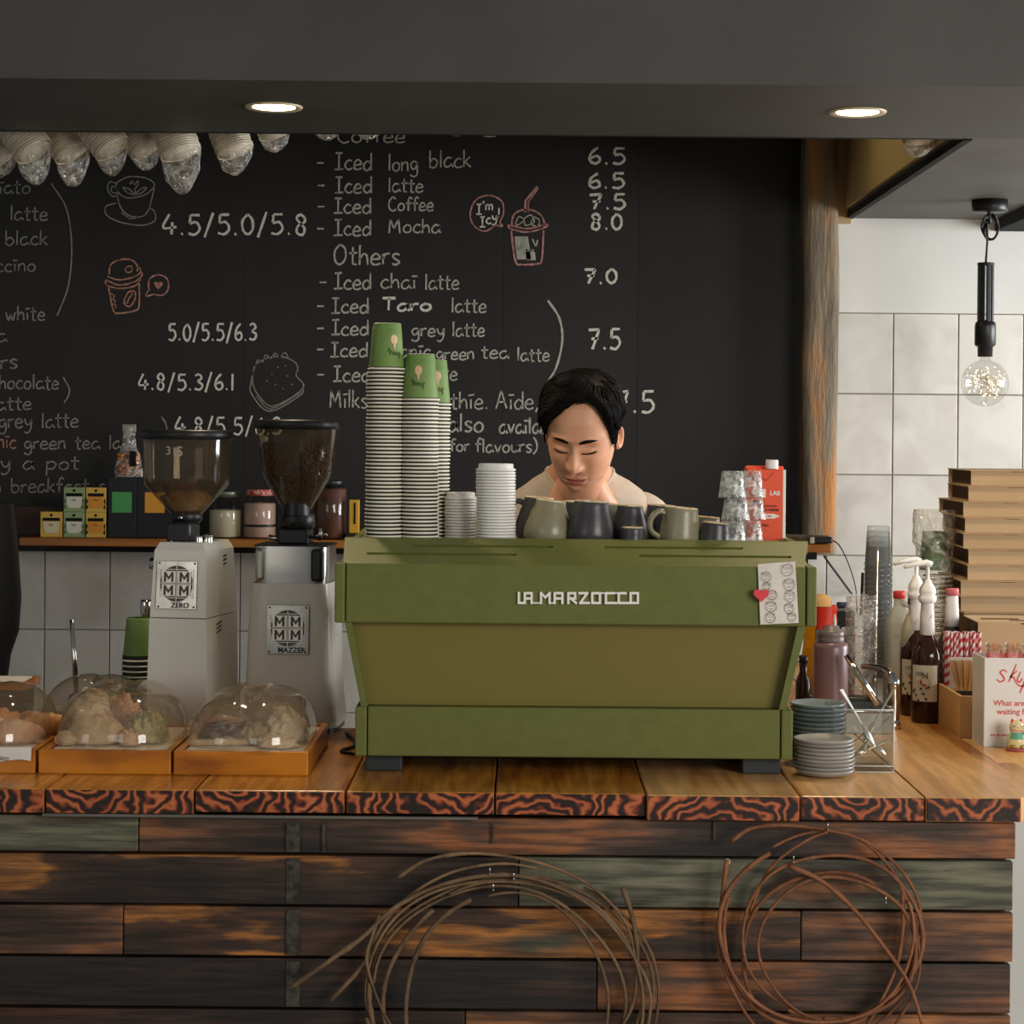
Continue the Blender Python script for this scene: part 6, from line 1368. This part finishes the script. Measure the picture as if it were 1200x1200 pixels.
cpst = MB().lathe([(0, 0), (.028, 0), (.030, .004), (.032, .12), (.031, .12)], 24, sx=1.6, sy=.9, closed=True).build('straw_cup', clear('straw_cup_clear', 'E8E4E0', 1.5, .1, haze=.25), None, (X(1127, 4.80, 1.0)+.004, 4.80, TOP+.009)); tag(cpst, 'clear oval cup around the striped straws', 'cup')

# white promo box with biscuits
d = 4.42; xa = X(1153, d, TOP); wW = .27; hW = P(1150, 771, d).z-TOP; wbx = thing('display_box', 'white display box with red lettering holding wrapped biscuits', 'display box', (xa, d, TOP), R(0))
m_bx = mat('white_box_card', 'E9E4DE', .45); m_rw = mat('coral_print', 'DC5048', .5)
MB().box((wW/2, .002, hW/2), (wW, .004, hW), bev=.0008).build('front_panel', m_bx, wbx)
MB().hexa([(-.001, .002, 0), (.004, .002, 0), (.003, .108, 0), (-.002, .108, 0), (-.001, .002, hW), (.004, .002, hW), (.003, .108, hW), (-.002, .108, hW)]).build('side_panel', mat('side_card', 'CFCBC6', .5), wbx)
MB().box((wW/2, .108, hW/2), (wW, .004, hW)).build('back_panel', m_bx, wbx); MB().box((wW/2, .055, .002), (wW, .10, .003)).build('bottom_panel', m_bx, wbx)
LXb = lambda px, py: (P(px, py, d).x-xa, P(px, py, d).z-TOP)
x_, z_ = LXb(1168, 794)
mb = MB()   # brush script word
def bs(pts, w0=.0032):
    q = smooth_line([(LXb(a, b)[0], -.0006, LXb(a, b)[1]) for a, b in pts], 6); mb.ribbon(q, [w0*(.7+.5*math.sin(k/len(q)*3)) for k in range(len(q))])
bs([(1180, 788), (1176, 785), (1172, 788), (1175, 792), (1177, 796), (1172, 799), (1168, 796)]); bs([(1191, 778), (1187, 788), (1182, 799)]); bs([(1192, 786), (1184, 793), (1188, 794), (1190, 799)])
bs([(1196, 787), (1192, 797), (1195, 799), (1198, 795)]); bs([(1205, 787), (1200, 800), (1195, 812)]); bs([(1204, 789), (1210, 788), (1211, 794), (1204, 798)]); bs([(1190, 799), (1196, 804), (1212, 801), (1225, 795)]); bs([(1214, 799), (1218, 790), (1222, 799)])
mb.build('script_word', m_rw, wbx)
a = LXb(1164, 824); text('What are you', S(9.5, d), 'question_line', m_rw, wbx, (a[0], -.0007, a[1]), align='LEFT', bold=.00012); a = LXb(1168, 834); text('waiting for?', S(9.5, d), 'question_line', m_rw, wbx, (a[0], -.0007, a[1]), align='LEFT', bold=.00012)
a = LXb(1160, 861); text('skip the queue online', S(4, d), 'small_line', m_rw, wbx, (a[0], -.0007, a[1]), align='LEFT')
m_bisc = mat('biscuit', 'C88A54', .7, col2='B07444', scale=50, bump=.5)
for k in range(4):
    px = 1157+k*22; t = thing('wrapped_biscuit', ['wrapped biscuit at the left end of the white display box', 'wrapped biscuit second from the left in the display box', 'wrapped biscuit third from the left, by the frame edge', 'wrapped biscuit outside the frame at the right of the box'][k], 'biscuit', (X(px+8, 4.47, TOP+.1), 4.47, TOP+.006)); h = P(px, 752, 4.47).z-TOP-.006
    MB().box((0, .0, h*.45), (S(19, 4.25), .02, h*.9), bev=.004).build('red_sleeve', m_rw, t); MB().box((0, 0, h*.93), (S(17, 4.25), .016, h*.12), bev=.005).build('biscuit', m_bisc, t)
    MB().grid(lambda u, v: (math.cos(2*math.pi*u)*.019*(1+.1*nz(u*9, v*5, k)), math.sin(2*math.pi*u)*.014, h*.78+.045*v), 20, 8, cu=True).build('clear_wrap', m_plbag, t)
    text('E', .013, 'white_letter', m_logo, t, (.003, -.0108, h*.80), (R(90), R(90), 0), bold=.0008)
# lucky cat
d = 4.37; lc = thing('cat_figurine', 'small ceramic beckoning cat figurine with red ears in front of the white box', 'figurine', (X(1191, d, TOP), d, TOP)); m_cat = mat('cat_cream', 'E6DCBC', .3, col2='D8C890', scale=20); m_gold = mat('cat_gold', 'A8904A', .35, .3)
MB().lathe([(0, 0), (.023, 0), (.024, .003), (.022, .007), (0, .008)], 30, closed=True).build('red_base', mat('cat_base', 'A8504A', .4), lc)
MB().lathe([(.020, .006), (.022, .014), (.021, .024), (.0165, .036), (.013, .044), (0, .046)], 30, sy=.85, closed=True).build('body', m_cat, lc)
MB().lathe([(0, .038), (.012, .040), (.0155, .048), (.0145, .058), (.008, .064), (0, .0655)], 30, sy=.9, closed=True).build('head', m_cat, lc)
for s_ in (-1, 1):
    MB().lathe([(.0045, 0), (.003, .006), (0, .009)], 12, c=(s_*.009, 0, .060), closed=True).build('ear', m_red, lc)
    MB().tube([(s_*.008-.0015, -.0125, .053), (s_*.006, -.0132, .054)], .0009, 6).build('eye', m_dark, lc)
    MB().lathe([(0, 0), (.007, .002), (.008, .006), (0, .011)], 14, c=(s_*.009, -.014, .006), closed=True).build('paw', m_gold, lc)
MB().lathe([(0, 0), (.0017, .001), (0, .002)], 8, c=(0, -.0143, .050)).build('nose', m_red, lc)
MB().tube([(.014, -.004, .032), (.02, -.008, .044), (.0195, -.009, .056)], [.005, .0048, .0055], 10).build('raised_paw', m_cat, lc)
MB().grid(lambda u, v: (math.cos(-2.6+2.1*u)*(.0195-.005*v), math.sin(-2.6+2.1*u)*(.0165-.004*v)-.0015, .026+.014*v), 14, 5).build('green_bib', mat('cat_green', '5FA080', .4), lc)
MB().lathe([(.0125, .042), (.0145, .0435), (.0125, .045)], 24, sy=.9, closed=True).build('collar', m_red, lc)
# black straw / rod and cables at the shelf end
rod = MB().tube([P(966, 652, 6.72), P(998, 696, 6.94)], .004, 8).build('black_rod', m_blackp); tag(rod, 'thin black rod slanting down in front of the tiles below the shelf end', 'rod')
rod2 = MB().tube([P(1011, 672, 5.1), P(1010, 700, 5.05), P(1009, 720, 5.0)], .004, 8).build('black_straw', m_blackp); tag(rod2, 'black straw standing up out of the bag of clear lids', 'straw')

# ============================================================ HANGING BAGS OF CUPS
def bag(px, py, ang, ln, rad, d, label, baglen=.09, n=16, bw=1.0):
    """px,py: lower end of the cup row; ang: lean from vertical (towards upper left positive)"""
    e = P(px, py, d); a = R(ang); t = thing('bagged_cup_row', label, 'bag of cups', e); ax = Vector((-math.sin(a), .15, math.cos(a))).normalized()
    q = ax.to_track_quat('Z', 'Y').to_matrix().to_4x4(); me = None
    for k in range(n):
        if me is None: o = MB().lathe([(rad*.97, 0), (rad, .0012), (rad, .0034), (rad*.97, .0042), (rad*.9, .0044), (rad*.9, .002)], 32, closed=True, mtx=q).build('cup_rim', m_bagcup, t); me = o
        else: o = me.copy(); COL.objects.link(o)
        o.location = ax*(k*.0068)+Vector((.001*math.sin(k*2.1), 0, 0))
    o = MB().lathe([(0, .0), (rad*.84, 0), (rad*.87, ln)], 32, closed=True, mtx=q).build('cup_walls', m_bagcup, t)
    def fn(u, v):
        an = 2*math.pi*u; s_ = v*(ln+baglen)-baglen; f_ = 1+.04*nz(u*7, v*7, px*.1)
        if s_ < 0: k = -s_/baglen; r = rad*1.04*max(.0, (1-k**1.7))**.62*bw; f_ += .26*nz(math.cos(an)*2+px, math.sin(an)*2, v*9)*k+.12*nz(math.cos(an)*5+px, math.sin(an)*5, v*22)*k+.14*math.sin(an*2+px)*k
        else: r = rad*1.06
        gdrop = min(0, s_)*1.0
        p = q @ Vector((math.cos(an)*r*f_, math.sin(an)*r*f_*.9, max(0, s_))); return p+Vector((0, 0, gdrop))+ax*0+Vector((-math.sin(a)*gdrop*.25, 0, 0))
    kk = baglen/(ln+baglen)
    MB().grid(lambda u, v: fn(u, kk+(1-kk)*v), 40, 20, cu=True).build('plastic_film', m_film, t)
    MB().grid(lambda u, v: fn(u, kk*v), 56, 30, cu=True).build('crumpled_bag_end', m_plbag, t)
    # tied end goes up to the rail
    top = ax*(ln+.02); MB().tube([ax*ln, top, Vector((top.x, top.y, 2.62-e.z))], [rad*.5, .008, .005], 8).build('tied_end', m_plbag, t); return t
dg_ = 5.22
bl = [(2, 183, 40, .16, .052, .05), (40, 178, 36, .16, .052, .085), (85, 180, 34, .16, .050, .085), (132, 175, 36, .15, .050, .065), (172, 176, 34, .14, .046, .05), (212, 180, 20, .15, .054, .105), (276, 178, 22, .14, .050, .06), (322, 158, 20, .12, .042, .045)]
bn = ['bag of white cups cut off at the far left frame edge', 'drooping bag of cups, second from the left', 'bag of cups with a pointed tip, third from the left', 'flat-ended bag of cups, fourth from the left above the cup doodle', 'bag of cups wedged left of the largest one', 'largest bag of cups with a long rounded clear tip', 'rounded bag of cups under the left downlight', 'small bag of cups right of the rounded one']
for k, (b_, nm) in enumerate(zip(bl, bn)): bag(b_[0], b_[1], b_[2], b_[3], b_[4], dg_+(.0 if k % 2 else .09), nm, b_[5])
for (px, py, rad, nm) in [(383, 150, .036, 'tip of a clear bag above the first word of the iced menu'), (432, 149, .04, 'tip of a clear bag right of the first iced-menu tip'), (474, 143, .036, 'barely visible bag tip above the word black'), (534, 145, .034, 'bag tip left of the pair nearest the drink doodle'), (576, 146, .04, 'bag tip at the right of the pair nearest the drink doodle'), (857, 139, .03, 'tiny bag tip near the top right of the chalkboard'), (912, 143, .024, 'tiny bag tip beside the timber post')]:
    bag(px, py, 5, .12, rad, dg_, nm, .032, 12)
bag(1078, 166, 10, .10, .045, 5.35, 'clear bag of cups beside the tan panel behind the post', .04, 8)
rl = MB().box((0, dg_+.05, 2.63), (4.2, .03, .02)).build('hanging_rail', m_blackp); tag(rl, 'black rail behind the soffit from which the cup bags hang', 'rail')
for xx in (-2, 0, 2): MB().box((xx, dg_+.05, 2.87), (.02, .02, .47)).build('rail_hanger', m_blackp, rl)

# ============================================================ PENDANT
d = 6.37; pc = P(1160, 230, d); pn = thing('pendant_lamp', 'black pendant lamp with a looped cord and a clear fairy-light globe bulb', 'pendant lamp', (pc.x, d, SOFZ))
MB().lathe([(0, 0), (.056, 0), (.056, -.034), (.052, -.038), (0, -.038)], 36, closed=True).build('canopy', m_blackp, pn)
MB().lathe([(.008, -.036), (.006, -.07), (.004, -.075), (0, -.075)], 14, closed=True).build('cord_grip', m_blackp, pn)
zz = lambda y: P(1155, y, d).z-SOFZ; xx = lambda x, y: P(x, y, d).x-pc.x
MB().tube([(0, 0, -.07), (xx(1157, 260), 0, zz(262)), (xx(1157, 285), 0, zz(285)), (xx(1155, 310), 0, zz(310))], .0035, 8).build('cord', m_blackp, pn)
lp = MB()
for k in range(4):
    cx, cz = xx(1160+k*.8, 265), zz(266+k*.6); lp.tube([(cx+math.cos(2*math.pi*j/28)*(.026-.002*k), .006*math.sin(j+k)+.004*k-.006, cz+math.sin(2*math.pi*j/28)*(.040-.002*k)) for j in range(29)], .0036, 8)
lp.build('cord_loop', m_blackp, pn)
hx = xx(1155, 350)
for k in range(8):
    a = 2*math.pi*k/8+.2; MB().box((hx+math.cos(a)*.022, math.sin(a)*.022, (zz(308)+zz(392))/2), (.007, .013, zz(308)-zz(392)), rz=a, bev=.002).build('holder_slat', m_blackp, pn)
MB().lathe([(0, zz(308)), (.026, zz(308)), (.027, zz(308)-.004), (.026, zz(308)-.008), (0, zz(308)-.008)], 24, c=(hx, 0, 0), closed=True).build('holder_cap', m_blackp, pn)
MB().lathe([(.018, zz(375)), (.031, zz(378)), (.033, zz(383)), (.033, zz(404)), (.028, zz(406)), (.024, zz(406)), (.023, zz(418)), (0, zz(418))], 24, c=(hx, 0, 0), closed=True).build('socket', m_blackp, pn)
cz = zz(449); rB = S(27.5, d)
MB().lathe([(.014, cz+rB+.012), (.018, cz+rB-.002)]+[(rB*math.sin(t), cz+rB*math.cos(t)) for t in [.32+(math.pi-.32)*k/22 for k in range(23)]], 36, c=(hx, 0, 0), closed=True).build('glass_bulb', m_glass, pn)
rs3 = random.Random(8); fw = MB(); pts = []; em_l = MB()
for k in range(90):
    v = Vector((rs3.gauss(0, 1), rs3.gauss(0, 1), rs3.gauss(0, 1))).normalized()*rB*rs3.uniform(.35, .93); pts.append(v+Vector((hx, 0, cz)))
fw.tube(smooth_line(pts, 3), .0005, 4); fw.build('fairy_wire', mat('copper_wire', 'C8A878', .3, 1), pn)
for p_ in pts: em_l.lathe([(0, -.0024), (.0024, 0), (0, .0024)], 6, c=p_)
o = em_l.build('fairy_lights', mat('fairy_glow', 'FFF2D8', .5, emit='FFF0DC', estr=3), pn); o['kind'] = 'stuff'

# ============================================================ VINE COILS
def vine(name, strands, label, m_, cx, cy, dd=3.775, nails=()):
    o_ = P(cx, cy, dd); t = thing(name, label, 'vine wreath', o_)
    for i, s_ in enumerate(strands):
        if s_[0] == 'e':
            _, ex, ey, rx, ry, a0, a1, ph = s_; pts = []
            n = int(abs(a1-a0)/9)+2
            for k in range(n):
                a = R(a0+(a1-a0)*k/(n-1)); f_ = 1+.018*math.sin(a*2.3+ph)+.012*math.sin(a*5+ph*2); pts.append((ex+rx*f_*math.cos(a), ey-ry*f_*math.sin(a)))
            th_ = S(6, dd)/2
        else: pts = s_[1]; th_ = S((s_[2] if len(s_) > 2 else 4)*1.35, dd)/2
        q = smooth_line([P(a, b, dd-.006*(i % 4)+.004*math.sin(k*.8+i))-o_ for k, (a, b) in enumerate(pts)], 5); n = len(q)
        rad = [th_*(1-.45*k/n)*(1+(.28 if k % 17 == 8 else 0)+.06*math.sin(k*.9)) for k in range(n)]
        MB().tube(q, rad, 7).build('twig', m_, t)
    for a, b_ in nails: MB().tube([P(a, b_, dd+.02)-o_, P(a, b_, dd-.03)-o_], .0022, 6).tube([P(a, b_, dd-.028)-o_, P(a, b_-7, dd-.032)-o_], .0016, 6).build('nail', m_steel, t)
vine('vine_coil', [('e', 597, 1168, 166, 142, -200, 150, .3), ('e', 590, 1160, 160, 132, -160, 190, 1.4), ('e', 603, 1172, 150, 140, -230, 120, 2.2), ('e', 592, 1180, 118, 136, -250, 100, .8), ('e', 600, 1166, 172, 150, -170, 60, 2.9), ('e', 583, 1175, 150, 134, -190, 170, 3.6),
  ('p', [(467, 1028), (500, 1008), (550, 1000), (610, 1006), (662, 1022), (705, 1048), (735, 1085), (744, 1120)], 3.6),
  ('p', [(340, 1158), (380, 1130), (425, 1098), (462, 1064), (520, 1036), (590, 1025), (650, 1038), (705, 1072), (745, 1125), (762, 1165), (758, 1215)], 4.6),
  ('p', [(388, 1172), (430, 1125), (447, 1085), (480, 1050), (530, 1022), (590, 1012), (640, 1020)], 4), ('p', [(730, 1040), (741, 1075), (747, 1120), (742, 1175), (722, 1215)], 5),
  ('p', [(445, 1072), (436, 1098), (430, 1130), (450, 1188), (480, 1230)], 3.6)],
  'loose coil of brown vine twigs nailed under the middle of the counter, wider one', m_twigd, 597, 1168, nails=[(602, 1030), (574, 1024), (578, 1043)])
vine('vine_coil', [('e', 962, 1090, 116, 116, -200, 120, .2), ('e', 975, 1098, 104, 98, -120, 240, 1.2), ('e', 981, 1112, 92, 84, -100, 268, 2.5), ('e', 958, 1092, 113, 108, -240, 20, 3.1), ('e', 972, 1120, 104, 96, 60, 330, 4.0),
  ('p', [(857, 986), (880, 971), (920, 967), (970, 973), (1010, 985), (1045, 1020), (1068, 1070), (1078, 1125), (1070, 1165), (1040, 1215)], 4),
  ('p', [(852, 1008), (846, 1055), (841, 1100), (848, 1135), (872, 1185), (900, 1220)], 4.4), ('p', [(925, 1015), (962, 1032), (1000, 1065), (1040, 1115), (1066, 1155), (1082, 1205)], 5),
  ('p', [(879, 1072), (890, 1040), (910, 1010), (945, 985), (970, 975)], 3.6), ('p', [(1058, 1045), (1058, 1090), (1048, 1140), (1020, 1195), (1000, 1220)], 4)],
  'loose coil of orange-brown vine twigs at the right end of the counter front', m_twig, 962, 1090, nails=[(970, 972), (1038, 1058), (930, 1010)])
MB().lathe([(0, 0), (.006, 0), (.006, .001)], 12, mtx=Matrix.Rotation(R(75), 4, 'X'), c=(0, 0, 0)).build('cut_twig_end', m_mugrim, bpy.data.objects['vine_coil.001'], P(852, 1010, 3.767)-P(962, 1090, 3.775))
